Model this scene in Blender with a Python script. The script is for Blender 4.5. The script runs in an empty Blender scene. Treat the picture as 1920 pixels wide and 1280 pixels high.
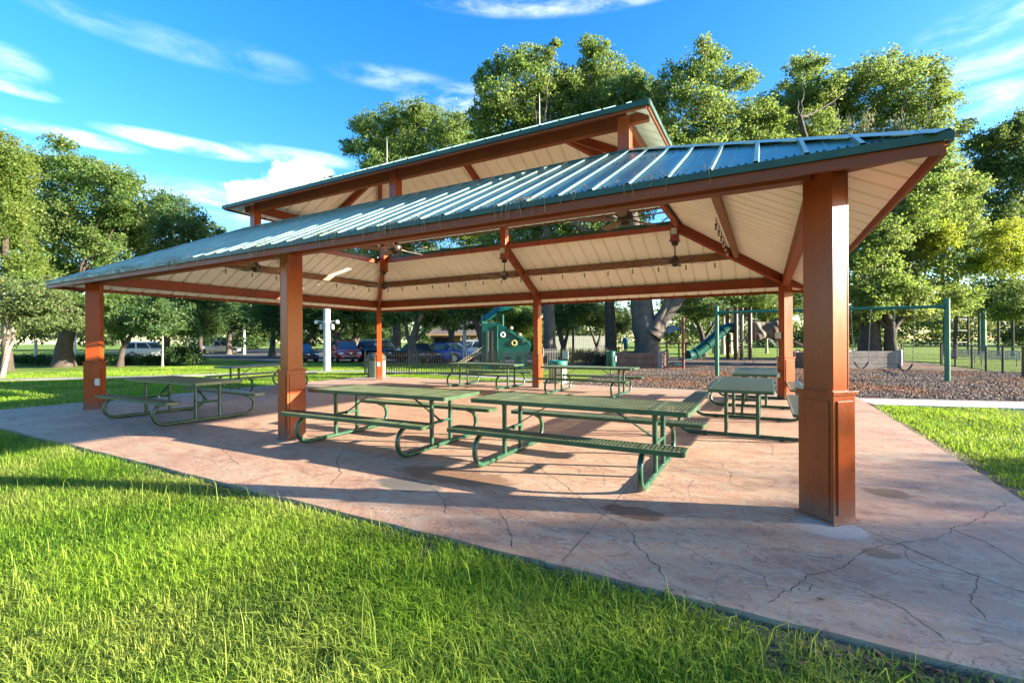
import bpy, math, random
import numpy as np
from mathutils import Vector, Matrix
random.seed(7)
RNG = np.random.default_rng(11)
D = bpy.data
SC = bpy.context.scene
COL = SC.collection
R_ = math.radians

# ------------------------------------------------------------------ camera and survey helpers
EYE = 1.5
YAW = 0.5018
ROLL = 0.0048
FOC = 867.4
cam = D.cameras.new('camera')
cam.sensor_width = 36.0
cam.lens = FOC / 1920 * 36.0
cam.clip_end = 3000.0
cam.clip_start = 0.05
camo = D.objects.new('camera', cam)
COL.objects.link(camo)
camo.matrix_world = Matrix.Translation((0, 0, EYE)) @ Matrix.Rotation(YAW, 4, 'Z') @ Matrix.Rotation(math.pi / 2, 4, 'X') @ Matrix.Rotation(-ROLL, 4, 'Z')
SC.camera = camo
_c, _s = math.cos(-YAW), math.sin(-YAW)

def _ab(px, py):
    dx, dy = px - 960, py - 641.4
    c, s = math.cos(ROLL), math.sin(ROLL)
    return (dx * c - dy * s) / FOC, (dx * s + dy * c) / FOC

def at(px, py, d):
    """survey: world point seen at photograph position px,py at distance d along the view axis"""
    a, b = _ab(px, py)
    xr = a * d
    return Vector((xr * _c + d * _s, -xr * _s + d * _c, EYE - b * d))

def gd(px, py, z=0.0):
    a, b = _ab(px, py)
    return at(px, py, (EYE - z) / b)

def ground_at(px, d):
    p = at(px, 641, d)
    return Vector((p.x, p.y, 0.0))

# sun
SAZ, SEL = R_(20.3), R_(14.2)
SUN = Vector((math.cos(SAZ) * math.cos(SEL), math.sin(SAZ) * math.cos(SEL), math.sin(SEL)))

# ------------------------------------------------------------------ materials
class NT:
    def __init__(self, tree):
        self.t = tree
    def n(self, kind, **kw):
        nd = self.t.nodes.new(kind)
        for k, v in kw.items():
            setattr(nd, k, v)
        return nd
    def link(self, a, b):
        self.t.links.new(a, b)
    def inp(self, sock, v):
        if isinstance(v, bpy.types.NodeSocket):
            self.t.links.new(v, sock)
        elif v is not None:
            if sock.type == 'RGBA' and len(v) == 3:
                v = (*v, 1)
            sock.default_value = v
    def math(self, op, a, b=None, c=None, clamp=False):
        nd = self.n('ShaderNodeMath', operation=op, use_clamp=clamp)
        self.inp(nd.inputs[0], a)
        if b is not None: self.inp(nd.inputs[1], b)
        if c is not None: self.inp(nd.inputs[2], c)
        return nd.outputs[0]
    def mix(self, f, a, b, blend='MIX'):
        nd = self.n('ShaderNodeMix', data_type='RGBA', blend_type=blend)
        self.inp(nd.inputs[0], f)
        self.inp(nd.inputs[6], a)
        self.inp(nd.inputs[7], b)
        return nd.outputs[2]
    def noise(self, vec, scale, detail=4, rough=.55, dist=0.0):
        nd = self.n('ShaderNodeTexNoise')
        if vec is not None: self.link(vec, nd.inputs['Vector'])
        nd.inputs['Scale'].default_value = scale
        nd.inputs['Detail'].default_value = detail
        nd.inputs['Roughness'].default_value = rough
        nd.inputs['Distortion'].default_value = dist
        return nd.outputs[0]
    def ramp(self, f, lo, hi):
        nd = self.n('ShaderNodeMapRange', interpolation_type='SMOOTHSTEP')
        self.inp(nd.inputs[0], f)
        nd.inputs[1].default_value = lo
        nd.inputs[2].default_value = hi
        return nd.outputs[0]
    def scale(self, vec, s):
        nd = self.n('ShaderNodeMapping')
        self.link(vec, nd.inputs[0])
        nd.inputs['Scale'].default_value = s
        return nd.outputs[0]
    def obj(self):
        return self.n('ShaderNodeTexCoord').outputs['Object']
    def pos(self):
        return self.n('ShaderNodeNewGeometry').outputs['Position']
    def bump(self, h, strength=.3, dist=.01):
        nd = self.n('ShaderNodeBump')
        nd.inputs['Strength'].default_value = strength
        nd.inputs['Distance'].default_value = dist
        self.link(h, nd.inputs['Height'])
        return nd.outputs[0]

def mat(name):
    m = D.materials.new(name)
    m.use_nodes = True
    t = NT(m.node_tree)
    p = m.node_tree.nodes['Principled BSDF']
    return m, t, p

def paint(name, col, rough=.45, var=.25, dirt=None, scale=3.0, metal=0.0, spec=.5, bump=0.0, fine=40.0, streak=False, scuff=None, grime=None):
    """worn paint / plain surface with mottled colour, roughness and fine grain"""
    m, t, p = mat(name)
    o = t.obj()
    ov = t.scale(o, (1, 1, .25)) if streak else o
    n1 = t.noise(ov, scale, 5, .6)
    n2 = t.noise(ov, fine, 3, .6)
    dark = tuple(c * (1 - var) for c in col)
    lite = tuple(min(1, c * (1 + var * .8)) for c in col)
    c = t.mix(t.ramp(n1, .3, .7), dark, lite)
    c = t.mix(t.math('MULTIPLY', t.ramp(n2, .35, .75), .35), c, dark)
    if dirt:
        nd = t.noise(ov, scale * 2.3, 6, .7)
        c = t.mix(t.math('MULTIPLY', t.ramp(nd, .55, .75), .6), c, dirt)
    if grime:
        sz = t.n('ShaderNodeSeparateXYZ')
        t.link(t.pos(), sz.inputs[0])
        gm = t.math('SUBTRACT', t.math('MULTIPLY', t.noise(t.pos(), 9, 6, .7), .55), sz.outputs[2])
        c = t.mix(t.math('MULTIPLY', t.ramp(gm, .0, .22), .7), c, grime)
    if scuff:
        sv = t.noise(t.scale(o, (6, 6, 1.2)), 7, 6, .7, 1.0)
        c = t.mix(t.math('MULTIPLY', t.ramp(sv, .66, .74), .45), c, scuff)
        sv2 = t.noise(o, 55, 2, .6)
        c = t.mix(t.math('MULTIPLY', t.ramp(sv2, .74, .78), .6), c, scuff)
    t.inp(p.inputs['Base Color'], c)
    t.inp(p.inputs['Roughness'], t.math('MULTIPLY_ADD', n1, .25, rough - .12))
    p.inputs['Metallic'].default_value = metal
    p.inputs['Specular IOR Level'].default_value = spec
    if bump:
        t.link(t.bump(n2, bump, .004), p.inputs['Normal'])
    return m

M = {}
M['red'] = paint('painted_terracotta', (.31, .052, .010), .29, .16, (.17, .04, .014), 2.2, spec=.36, streak=True, bump=.10, scuff=(.40, .17, .09), grime=(.15, .10, .075))
M['redbeam'] = paint('painted_beam', (.23, .046, .014), .5, .18, (.15, .045, .02), 2.2, spec=.3, bump=.10, scuff=(.34, .13, .07))
M['wood'] = paint('stained_timber', (.24, .10, .04), .6, .3, (.12, .06, .03), 5, bump=.2)
M['roof'] = paint('green_roof_metal', (.19, .32, .27), .33, .22, (.13, .18, .14), 1.6, spec=.6, metal=.35)
M['trim'] = paint('green_trim_metal', (.016, .058, .032), .42, .3, (.05, .06, .03), 4)
M['cream'] = paint('cream_soffit_metal', (.90, .85, .75), .5, .05, (.76, .68, .56), 1.3)
M['groove'] = paint('soffit_groove', (.30, .22, .13), .6, .1)
M['pipe'] = paint('dark_green_pipe', (.016, .068, .034), .3, .3, (.03, .04, .025), 6, spec=.6, scuff=(.10, .12, .09))
M['seatgreen'] = paint('olive_green_coating', (.056, .078, .036), .38, .3, (.05, .05, .03), 5, scuff=(.13, .14, .09))
M['rimgreen'] = paint('green_coated_rim', (.034, .075, .032), .35, .3, (.05, .06, .03), 5, scuff=(.11, .13, .09))
M['bronze'] = paint('bronze_fan_metal', (.045, .028, .02), .4, .2, None, 8)
M['blade'] = paint('brown_fan_blade', (.12, .07, .045), .45, .2, None, 6)
M['black'] = paint('black_coating', (.012, .012, .014), .4, .3, None, 6)
M['greypaint'] = paint('grey_box_plastic', (.55, .53, .48), .5, .1, (.35, .32, .27), 6)
M['white'] = paint('white_paint', (.72, .72, .70), .4, .1, (.5, .48, .42), 4)
M['concpole'] = paint('pole_concrete', (.40, .41, .40), .75, .15, (.36, .36, .33), 3, bump=.2)
M['steelpole'] = paint('galvanised_steel', (.42, .45, .47), .45, .15, None, 5, metal=.3)
M['playgreen'] = paint('green_play_plastic', (.006, .085, .06), .4, .25, None, 2)
M['playteal'] = paint('teal_play_plastic', (.003, .07, .054), .32, .2, None, 2)
M['swinggreen'] = paint('green_swing_steel', (.012, .13, .075), .35, .25, (.02, .06, .04), 3)
M['playbrown'] = paint('brown_play_steel', (.10, .035, .02), .45, .2, None, 4)
M['playred'] = paint('red_play_steel', (.22, .03, .02), .4, .2, None, 4)
M['playblue'] = paint('blue_play_panel', (.02, .07, .13), .4, .2, None, 4)
M['tan'] = paint('tan_play_plastic', (.42, .31, .19), .5, .2, (.2, .15, .1), 3)
M['rock'] = paint('moulded_play_rock', (.15, .12, .095), .85, .35, (.22, .18, .14), 2.5, bump=.5, fine=9)
M['timber'] = paint('weathered_landscape_timber', (.26, .115, .07), .8, .35, (.11, .075, .055), 3, bump=.4)
M['timbergrey'] = paint('grey_landscape_timber', (.25, .21, .175), .8, .3, (.13, .11, .09), 3, bump=.4)
M['chain'] = paint('swing_chain_steel', (.42, .36, .26), .4, .2, None, 20, metal=.5)
M['rubber'] = paint('black_rubber', (.012, .012, .013), .8, .2, None, 6)
M['bark'] = paint('oak_bark', (.105, .083, .064), .9, .4, (.175, .16, .14), 2.2, bump=.9, fine=7)
M['barkdark'] = paint('dark_bark', (.062, .046, .034), .9, .4, (.11, .09, .07), 3, bump=.9, fine=8)
M['barkpale'] = paint('pale_smooth_bark', (.34, .27, .19), .8, .25, (.2, .15, .11), 2, bump=.3, fine=8)
M['binlid'] = paint('teal_bin_lid', (.02, .17, .13), .4, .15, None, 5)
M['binbody'] = paint('beige_bin_body', (.50, .47, .40), .6, .15, (.3, .28, .23), 4)
M['bindark'] = paint('dark_bin_body', (.045, .05, .035), .5, .2, (.09, .09, .06), 4)
M['binpale'] = paint('pale_green_bin_panel', (.15, .19, .13), .55, .15, None, 4)
M['meshmetal'] = paint('fence_wire', (.10, .105, .10), .5, .2, None, 9, metal=.4)
M['benchmesh'] = paint('grey_bench_mesh', (.33, .31, .28), .5, .2, None, 9)
M['houseroof'] = paint('brown_house_shingle', (.12, .095, .085), .9, .25, None, 1.2, bump=.4)
M['housewall'] = paint('ochre_house_wall', (.42, .27, .13), .8, .15, None, 1)
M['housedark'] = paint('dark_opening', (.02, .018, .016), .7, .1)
M['asphalt'] = paint('asphalt', (.052, .052, .056), .9, .25, (.08, .078, .075), .8, bump=.5, fine=60)
M['path'] = paint('grey_path_concrete', (.44, .42, .38), .85, .15, (.30, .28, .25), 1.1, bump=.25, fine=30)
M['yellowpaint'] = paint('tan_ring_panel', (.45, .36, .10), .5, .1)
M['tyre'] = paint('tyre_rubber', (.015, .015, .015), .8, .2)
M['rim'] = paint('alloy_rim', (.5, .5, .52), .3, .1, None, 8, metal=.8)
M['chrome'] = paint('chrome_trim', (.6, .6, .62), .2, .05, None, 8, metal=.9)
M['lamp'] = paint('headlight_lens', (.75, .78, .8), .12, .05)
M['tail'] = paint('tail_light_lens', (.25, .01, .01), .2, .1)
M['carblack'] = paint('car_black_plastic', (.012, .012, .013), .5, .2)

def carpaint(name, col):
    m, t, p = mat(name)
    n = t.noise(t.obj(), 2.0, 3)
    t.inp(p.inputs['Base Color'], t.mix(n, tuple(c * .85 for c in col), col))
    p.inputs['Roughness'].default_value = .3
    p.inputs['Coat Weight'].default_value = .6
    p.inputs['Coat Roughness'].default_value = .06
    return m
M['car_white'] = carpaint('car_white', (.82, .83, .84))
M['car_red'] = carpaint('car_red', (.46, .016, .03))
M['car_black'] = carpaint('car_black', (.012, .013, .018))
M['car_navy'] = carpaint('car_navy', (.012, .018, .05))
M['car_maroon'] = carpaint('car_brown', (.10, .055, .055))
M['car_blue'] = carpaint('car_blue', (.02, .13, .52))
M['car_silver'] = carpaint('car_silver', (.62, .70, .78))
m, t, p = mat('car_glass')
p.inputs['Base Color'].default_value = (.05, .08, .11, 1)
p.inputs['Roughness'].default_value = .05
p.inputs['Specular IOR Level'].default_value = .9
M['glass'] = m
m, t, p = mat('bulb_glass')
p.inputs['Base Color'].default_value = (.55, .42, .28, 1)
p.inputs['Roughness'].default_value = .1
p.inputs['Transmission Weight'].default_value = .6
M['bulb'] = m

def leafmat(name, a, b, c, transl=.45, rough=.55):
    """foliage: three greens mixed leaf by leaf and clump by clump, light passes through the blades"""
    m, t, p = mat(name)
    out = m.node_tree.nodes['Material Output']
    at_ = t.n('ShaderNodeAttribute', attribute_name='var')
    v = at_.outputs['Fac']
    cl = t.noise(t.pos(), .55, 3, .6)
    col = t.mix(t.ramp(v, .1, .8), a, b)
    col = t.mix(t.math('MULTIPLY', t.ramp(cl, .42, .68), .75), col, c)
    hue = t.mix(t.ramp(v, .982, .992), col, (.38, .30, .10))
    t.inp(p.inputs['Base Color'], hue)
    p.inputs['Roughness'].default_value = rough
    p.inputs['Specular IOR Level'].default_value = .3
    tr = t.n('ShaderNodeBsdfTranslucent')
    t.inp(tr.inputs[0], t.mix(.35, hue, (.30, .34, .03)))
    mx = t.n('ShaderNodeMixShader')
    mx.inputs[0].default_value = transl
    t.link(p.outputs[0], mx.inputs[1])
    t.link(tr.outputs[0], mx.inputs[2])
    t.link(mx.outputs[0], out.inputs[0])
    return m
M['oakleaf'] = leafmat('oak_leaves', (.06, .125, .03), (.145, .245, .06), (.23, .29, .10), .58)
M['darkleaf'] = leafmat('dark_evergreen_leaves', (.03, .08, .03), (.075, .15, .045), (.12, .18, .05), .4)
M['limeleaf'] = leafmat('yellow_green_leaves', (.15, .22, .022), (.28, .34, .035), (.34, .32, .04), .58)
M['myrtleleaf'] = leafmat('myrtle_leaves', (.075, .12, .035), (.12, .165, .055), (.15, .17, .06), .4)
M['pineleaf'] = leafmat('cypress_leaves', (.09, .155, .03), (.16, .235, .045), (.23, .26, .05), .55)
M['mossgrey'] = leafmat('hanging_moss', (.20, .21, .15), (.27, .27, .20), (.22, .23, .15), .4, .9)
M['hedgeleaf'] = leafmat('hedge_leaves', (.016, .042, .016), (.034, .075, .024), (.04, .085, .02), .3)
M['grassblade'] = leafmat('grass_blades', (.075, .19, .012), (.29, .47, .03), (.40, .45, .09), .5, .6)

# ------------------------------------------------------------------ mesh builder
class MB:
    def __init__(self):
        self.v, self.f, self.mi = [], [], []
    def add(self, verts, faces, mi=0):
        o = len(self.v)
        self.v += [tuple(x) for x in verts]
        self.f += [tuple(i + o for i in q) for q in faces]
        self.mi += [mi] * len(faces)
        return self
    def box(self, c, s, rot=None, mi=0):
        hx, hy, hz = s[0] / 2, s[1] / 2, s[2] / 2
        vs = [Vector((x, y, z)) for x in (-hx, hx) for y in (-hy, hy) for z in (-hz, hz)]
        if rot is not None:
            vs = [rot @ q for q in vs]
        c = Vector(c)
        return self.add([q + c for q in vs], [(0, 1, 3, 2), (4, 6, 7, 5), (0, 4, 5, 1), (2, 3, 7, 6), (0, 2, 6, 4), (1, 5, 7, 3)], mi)
    def beam(self, p0, p1, w, h, up=(0, 0, 1), mi=0):
        """rectangular bar between two points, w sideways, h along up"""
        p0, p1 = Vector(p0), Vector(p1)
        d = (p1 - p0).normalized()
        sd = d.cross(Vector(up)).normalized()
        u = sd.cross(d).normalized()
        vs = []
        for p in (p0, p1):
            for a, b in ((-1, -1), (1, -1), (1, 1), (-1, 1)):
                vs.append(p + sd * (a * w / 2) + u * (b * h / 2))
        return self.add(vs, [(0, 3, 2, 1), (4, 5, 6, 7), (0, 1, 5, 4), (1, 2, 6, 5), (2, 3, 7, 6), (3, 0, 4, 7)], mi)
    def tube(self, pts, r, n=8, mi=0, caps=True):
        pts = [Vector(p) for p in pts]
        k = len(pts)
        rs = list(r) if hasattr(r, '__len__') else [r] * k
        vs, fs = [], []
        ref = None
        for i, p in enumerate(pts):
            d = (pts[min(i + 1, k - 1)] - pts[max(i - 1, 0)])
            d = d.normalized() if d.length > 1e-9 else Vector((0, 0, 1))
            if ref is None:
                ref = Vector((1, 0, 0)) if abs(d.x) < .8 else Vector((0, 1, 0))
            a = (ref - d * ref.dot(d)).normalized()
            ref = a
            b = d.cross(a)
            for j in range(n):
                t = 2 * math.pi * j / n
                vs.append(p + (a * math.cos(t) + b * math.sin(t)) * rs[i])
        for i in range(k - 1):
            for j in range(n):
                j2 = (j + 1) % n
                fs.append((i * n + j, i * n + j2, (i + 1) * n + j2, (i + 1) * n + j))
        if caps:
            fs.append(tuple(range(n - 1, -1, -1)))
            fs.append(tuple((k - 1) * n + j for j in range(n)))
        return self.add(vs, fs, mi)
    def lathe(self, prof, c=(0, 0, 0), n=20, mi=0, axis='z'):
        c = Vector(c)
        vs, fs = [], []
        for (r, h) in prof:
            for j in range(n):
                t = 2 * math.pi * j / n
                q = Vector((r * math.cos(t), r * math.sin(t), h))
                if axis == 'y': q = Vector((q.x, q.z, q.y))
                if axis == 'x': q = Vector((q.z, q.x, q.y))
                vs.append(c + q)
        for i in range(len(prof) - 1):
            for j in range(n):
                j2 = (j + 1) % n
                fs.append((i * n + j, i * n + j2, (i + 1) * n + j2, (i + 1) * n + j))
        fs.append(tuple(range(n - 1, -1, -1)))
        fs.append(tuple((len(prof) - 1) * n + j for j in range(n)))
        return self.add(vs, fs, mi)
    def prism(self, poly, z0, z1, mi=0, mat4=None):
        n = len(poly)
        vs = [Vector((x, y, z)) for z in (z0, z1) for (x, y) in poly]
        if mat4 is not None:
            vs = [mat4 @ q for q in vs]
        fs = [tuple(range(n - 1, -1, -1)), tuple(range(n, 2 * n))]
        fs += [(i, (i + 1) % n, n + (i + 1) % n, n + i) for i in range(n)]
        return self.add(vs, fs, mi)
    def build(self, name, mats, parent=None, smooth=False, bevel=0.0, loc=None, off=None):
        """links ONE mesh object; coordinates were given in the frame of loc / of the parent's origin"""
        if off is not None:
            self.v = [(q[0] - off[0], q[1] - off[1], q[2] - off[2]) for q in self.v]
        me = D.meshes.new(name)
        me.from_pydata([tuple(q) for q in self.v], [], self.f)
        mats = mats if isinstance(mats, (list, tuple)) else [mats]
        for mm in mats:
            me.materials.append(mm)
        if len(mats) > 1:
            me.polygons.foreach_set('material_index', self.mi)
        if smooth:
            me.polygons.foreach_set('use_smooth', [True] * len(self.f))
        me.update()
        o = D.objects.new(name, me)
        COL.objects.link(o)
        if parent is not None:
            o.parent = parent
        if loc is not None:
            o.location = loc
        if bevel:
            b = o.modifiers.new('bevel', 'BEVEL')
            b.width = bevel
            b.segments = 2
            b.limit_method = 'ANGLE'
        if smooth:
            try:
                me.set_sharp_from_angle(angle=R_(40))
            except Exception:
                pass
        return o

def tag(o, label=None, cat=None, group=None, kind=None):
    if label: o['label'] = label
    if cat: o['category'] = cat
    if group: o['group'] = group
    if kind: o['kind'] = kind
    return o

def thing(name, label, cat, loc=(0, 0, 0), rz=0.0, group=None):
    o = D.objects.new(name, None)
    COL.objects.link(o)
    o.location = loc
    o.rotation_euler = (0, 0, rz)
    o.empty_display_size = .3
    return tag(o, label, cat, group)

def copy_tree(o, parent=None):
    c = o.copy()
    COL.objects.link(c)
    if parent is not None:
        c.parent = parent
    for ch in list(o.children):
        copy_tree(ch, c)
    return c

def fastmesh(name, verts, faces_n, mats, var=None, parent=None, smooth=False):
    """verts (N,3); faces_n: list of (index array (F,k)) blocks"""
    me = D.meshes.new(name)
    verts = np.asarray(verts, dtype=np.float32)
    me.vertices.add(len(verts))
    me.vertices.foreach_set('co', verts.ravel())
    tot = sum(len(b) for b in faces_n)
    loops = np.concatenate([b.ravel() for b in faces_n]).astype(np.int32)
    lens = np.concatenate([np.full(len(b), b.shape[1], dtype=np.int32) for b in faces_n])
    starts = np.concatenate([[0], np.cumsum(lens)[:-1]]).astype(np.int32)
    me.loops.add(len(loops))
    me.loops.foreach_set('vertex_index', loops)
    me.polygons.add(tot)
    me.polygons.foreach_set('loop_start', starts)
    me.polygons.foreach_set('loop_total', lens)
    if smooth:
        me.polygons.foreach_set('use_smooth', np.ones(tot, dtype=bool))
    me.update(calc_edges=True)
    if var is not None:
        a = me.attributes.new('var', 'FLOAT', 'POINT')
        a.data.foreach_set('value', np.asarray(var, dtype=np.float32))
    for mm in (mats if isinstance(mats, (list, tuple)) else [mats]):
        me.materials.append(mm)
    o = D.objects.new(name, me)
    COL.objects.link(o)
    if parent is not None:
        o.parent = parent
    return o
# ------------------------------------------------------------------ the setting
def lawn_mat():
    m, t, p = mat('lawn')
    o = t.pos()
    n1 = t.noise(o, .35, 4)
    n2 = t.noise(o, 9, 4, .7)
    n3 = t.noise(o, 60, 2, .7)
    c = t.mix(t.ramp(n1, .35, .65), (.12, .19, .02), (.19, .26, .035))
    c = t.mix(t.math('MULTIPLY', t.ramp(n2, .5, .75), .5), c, (.08, .13, .015))
    c = t.mix(t.math('MULTIPLY', t.ramp(n3, .5, .8), .6), c, (.24, .28, .06))
    t.inp(p.inputs['Base Color'], c)
    p.inputs['Roughness'].default_value = .9
    p.inputs['Specular IOR Level'].default_value = .15
    t.link(t.bump(n3, .9, .05), p.inputs['Normal'])
    return m
M['lawn'] = lawn_mat()
def soil_mat():
    m, t, p = mat('bare_soil')
    o = t.pos()
    n2 = t.noise(o, 14, 5, .7)
    n3 = t.noise(o, 70, 3, .7)
    c = t.mix(t.ramp(n2, .35, .65), (.07, .05, .035), (.17, .125, .08))
    c = t.mix(t.math('MULTIPLY', t.ramp(n3, .55, .75), .7), c, (.26, .2, .13))
    t.inp(p.inputs['Base Color'], c)
    p.inputs['Roughness'].default_value = .95
    t.link(t.bump(n3, .9, .02), p.inputs['Normal'])
    return m
M['soil'] = soil_mat()
def mulch_mat():
    m, t, p = mat('wood_mulch')
    o = t.pos()
    v = t.n('ShaderNodeTexVoronoi')
    t.link(o, v.inputs['Vector'])
    v.inputs['Scale'].default_value = 16
    n1 = t.noise(o, .3, 3)
    c = t.mix(t.ramp(v.outputs['Color'], .2, .8), (.04, .028, .022), (.13, .09, .07))
    c = t.mix(t.ramp(n1, .45, .62), c, t.mix(t.ramp(v.outputs['Color'], .2, .8), (.09, .04, .02), (.25, .12, .055)))
    t.inp(p.inputs['Base Color'], c)
    p.inputs['Roughness'].default_value = .95
    t.link(t.bump(v.outputs['Distance'], .9, .05), p.inputs['Normal'])
    return m
M['mulch'] = mulch_mat()

M['oldpath'] = paint('weathered_path', (.27, .25, .21), .9, .25, (.17, .17, .11), 1.5, bump=.3, fine=30)
STAINS = []   # (x, y, rx, ry, colour, strength)
for (px, py, rx, ry, col, k) in [(765, 910, .40, .20, (.115, .12, .105), .85), (850, 893, .8, .30, (.17, .08, .035), .7), (1190, 962, .30, .16, (.15, .065, .04), .8),
                                 (1665, 925, .20, .18, (.19, .11, .05), .85), (1648, 1038, .12, .10, (.21, .12, .06), .8), (350, 770, .45, .12, (.13, .1, .08), .7),
                                 (930, 790, .6, .3, (.30, .17, .10), .4), (560, 1000, .3, .1, (.2, .13, .1), .4), (1560, 990, .28, .24, (.46, .42, .37), .65)]:
    q = gd(px, py)
    STAINS.append((q.x, q.y, rx, ry, col, k))
def slab_mat():
    m, t, p = mat('stamped_stained_concrete')
    o = t.pos()
    warp = t.scale(o, (1, 1.7, 1))
    n1 = t.noise(o, .55, 5, .62, .4)
    n2 = t.noise(warp, 2.1, 6, .7, 1.2)
    n3 = t.noise(o, 26, 4, .7)
    n4 = t.noise(o, 7, 6, .75, 2.5)
    c = t.mix(t.ramp(n1, .34, .66), (.385, .21, .138), (.475, .30, .185))
    c = t.mix(t.math('MULTIPLY', t.ramp(n2, .42, .66), .8), c, (.45, .34, .235))
    c = t.mix(t.math('MULTIPLY', t.ramp(t.noise(warp, 1.3, 6, .72, .8), .50, .68), .7), c, (.30, .145, .088))
    c = t.mix(t.math('MULTIPLY', t.ramp(n4, .55, .7), .45), c, (.25, .17, .135))
    # trowelled veins: thin dark wandering lines
    vein = t.math('ABSOLUTE', t.math('SUBTRACT', t.noise(warp, 1.7, 7, .62, 1.5), .5))
    c = t.mix(t.math('MULTIPLY', t.math('SUBTRACT', 1.0, t.ramp(vein, .0, .016)), .75), c, (.15, .09, .07))
    vein2 = t.math('ABSOLUTE', t.math('SUBTRACT', t.noise(o, 5.0, 5, .6, 2.0), .5))
    c = t.mix(t.math('MULTIPLY', t.math('SUBTRACT', 1.0, t.ramp(vein2, .0, .014)), .45), c, (.50, .42, .36))
    c = t.mix(t.math('MULTIPLY', t.ramp(n3, .5, .8), .35), c, (.24, .15, .115))
    sep = t.n('ShaderNodeSeparateXYZ')
    t.link(o, sep.inputs[0])
    wob = t.math('MULTIPLY', t.math('SUBTRACT', t.noise(o, 6, 5, .65), .5), 2.2)
    for (x, y, rx, ry, col, k) in STAINS:
        dx = t.math('DIVIDE', t.math('SUBTRACT', sep.outputs[0], x), rx)
        dy = t.math('DIVIDE', t.math('SUBTRACT', sep.outputs[1], y), ry)
        r2 = t.math('ADD', t.math('ADD', t.math('MULTIPLY', dx, dx), t.math('MULTIPLY', dy, dy)), wob)
        c = t.mix(t.math('MULTIPLY', t.math('SUBTRACT', 1.0, t.ramp(r2, .6, 1.1)), k), c, col)
    t.inp(p.inputs['Base Color'], c)
    t.inp(p.inputs['Roughness'], t.math('MULTIPLY_ADD', n2, .35, .42))
    h = t.math('ADD', t.math('MULTIPLY', n4, .6), t.math('MULTIPLY', n3, .4))
    t.link(t.bump(h, .55, .012), p.inputs['Normal'])
    return m
M['slab'] = slab_mat()
M['crack'] = paint('crack_dark', (.035, .026, .022), .95, .1)  # plain dark colour of the crack ribbons laid on the slab

SX0, SX1, SY0, SY1 = -15.3, 2.10, 2.87, 15.05
g = MB()
N = 60
ext = 1400
g.add([(-ext, -ext, -.06), (ext, -ext, -.06), (ext, ext, -.06), (-ext, ext, -.06)], [(0, 1, 2, 3)])
tag(g.build('ground', M['lawn']), kind='structure')

# slab with slightly ragged edges, plus its cracks and the saw-cut joint in the same mesh
def ragged(x0, y0, x1, y1, step=.25, amp=.012):
    n = max(2, int(math.hypot(x1 - x0, y1 - y0) / step))
    nx, ny = (y1 - y0), -(x1 - x0)
    L = math.hypot(nx, ny)
    out = []
    for i in range(n):
        t_ = i / n
        a = random.uniform(-amp, amp) if i else 0
        out.append((x0 + (x1 - x0) * t_ + nx / L * a, y0 + (y1 - y0) * t_ + ny / L * a))
    return out
poly = ragged(SX0, SY0, SX1, SY0) + ragged(SX1, SY0, SX1, SY1) + ragged(SX1, SY1, SX0, SY1) + ragged(SX0, SY1, SX0, SY0)
sl = MB()
sl.prism(poly, -.25, 0.0)
def crack(pts_px, w, seed, world=False, jit=.012):
    rr = random.Random(seed)
    P = [Vector(q) if world else gd(*q) for q in pts_px]
    pts = []
    off = Vector((0, 0, 0))
    for a, b in zip(P[:-1], P[1:]):
        n = max(2, int((b - a).length / .035))
        for i in range(n):
            off = off * .72 + Vector((rr.uniform(-jit, jit), rr.uniform(-jit, jit), 0)) * .8
            pts.append(a.lerp(b, i / n) + off)
    pts.append(P[-1])
    L, R2 = [], []
    for i, q in enumerate(pts):
        d = (pts[min(i + 1, len(pts) - 1)] - pts[max(0, i - 1)]).normalized()
        nrm = Vector((-d.y, d.x, 0))
        ww = w * .7 * rr.uniform(.35, 1.3) * (.4 if i in (0, len(pts) - 1) else 1)
        L.append((q.x + nrm.x * ww / 2, q.y + nrm.y * ww / 2, .0015))
        R2.append((q.x - nrm.x * ww / 2, q.y - nrm.y * ww / 2, .0015))
    k = len(pts)
    sl.add(L + R2, [(i, i + 1, k + i + 1, k + i) for i in range(k - 1)], 1)
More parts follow.
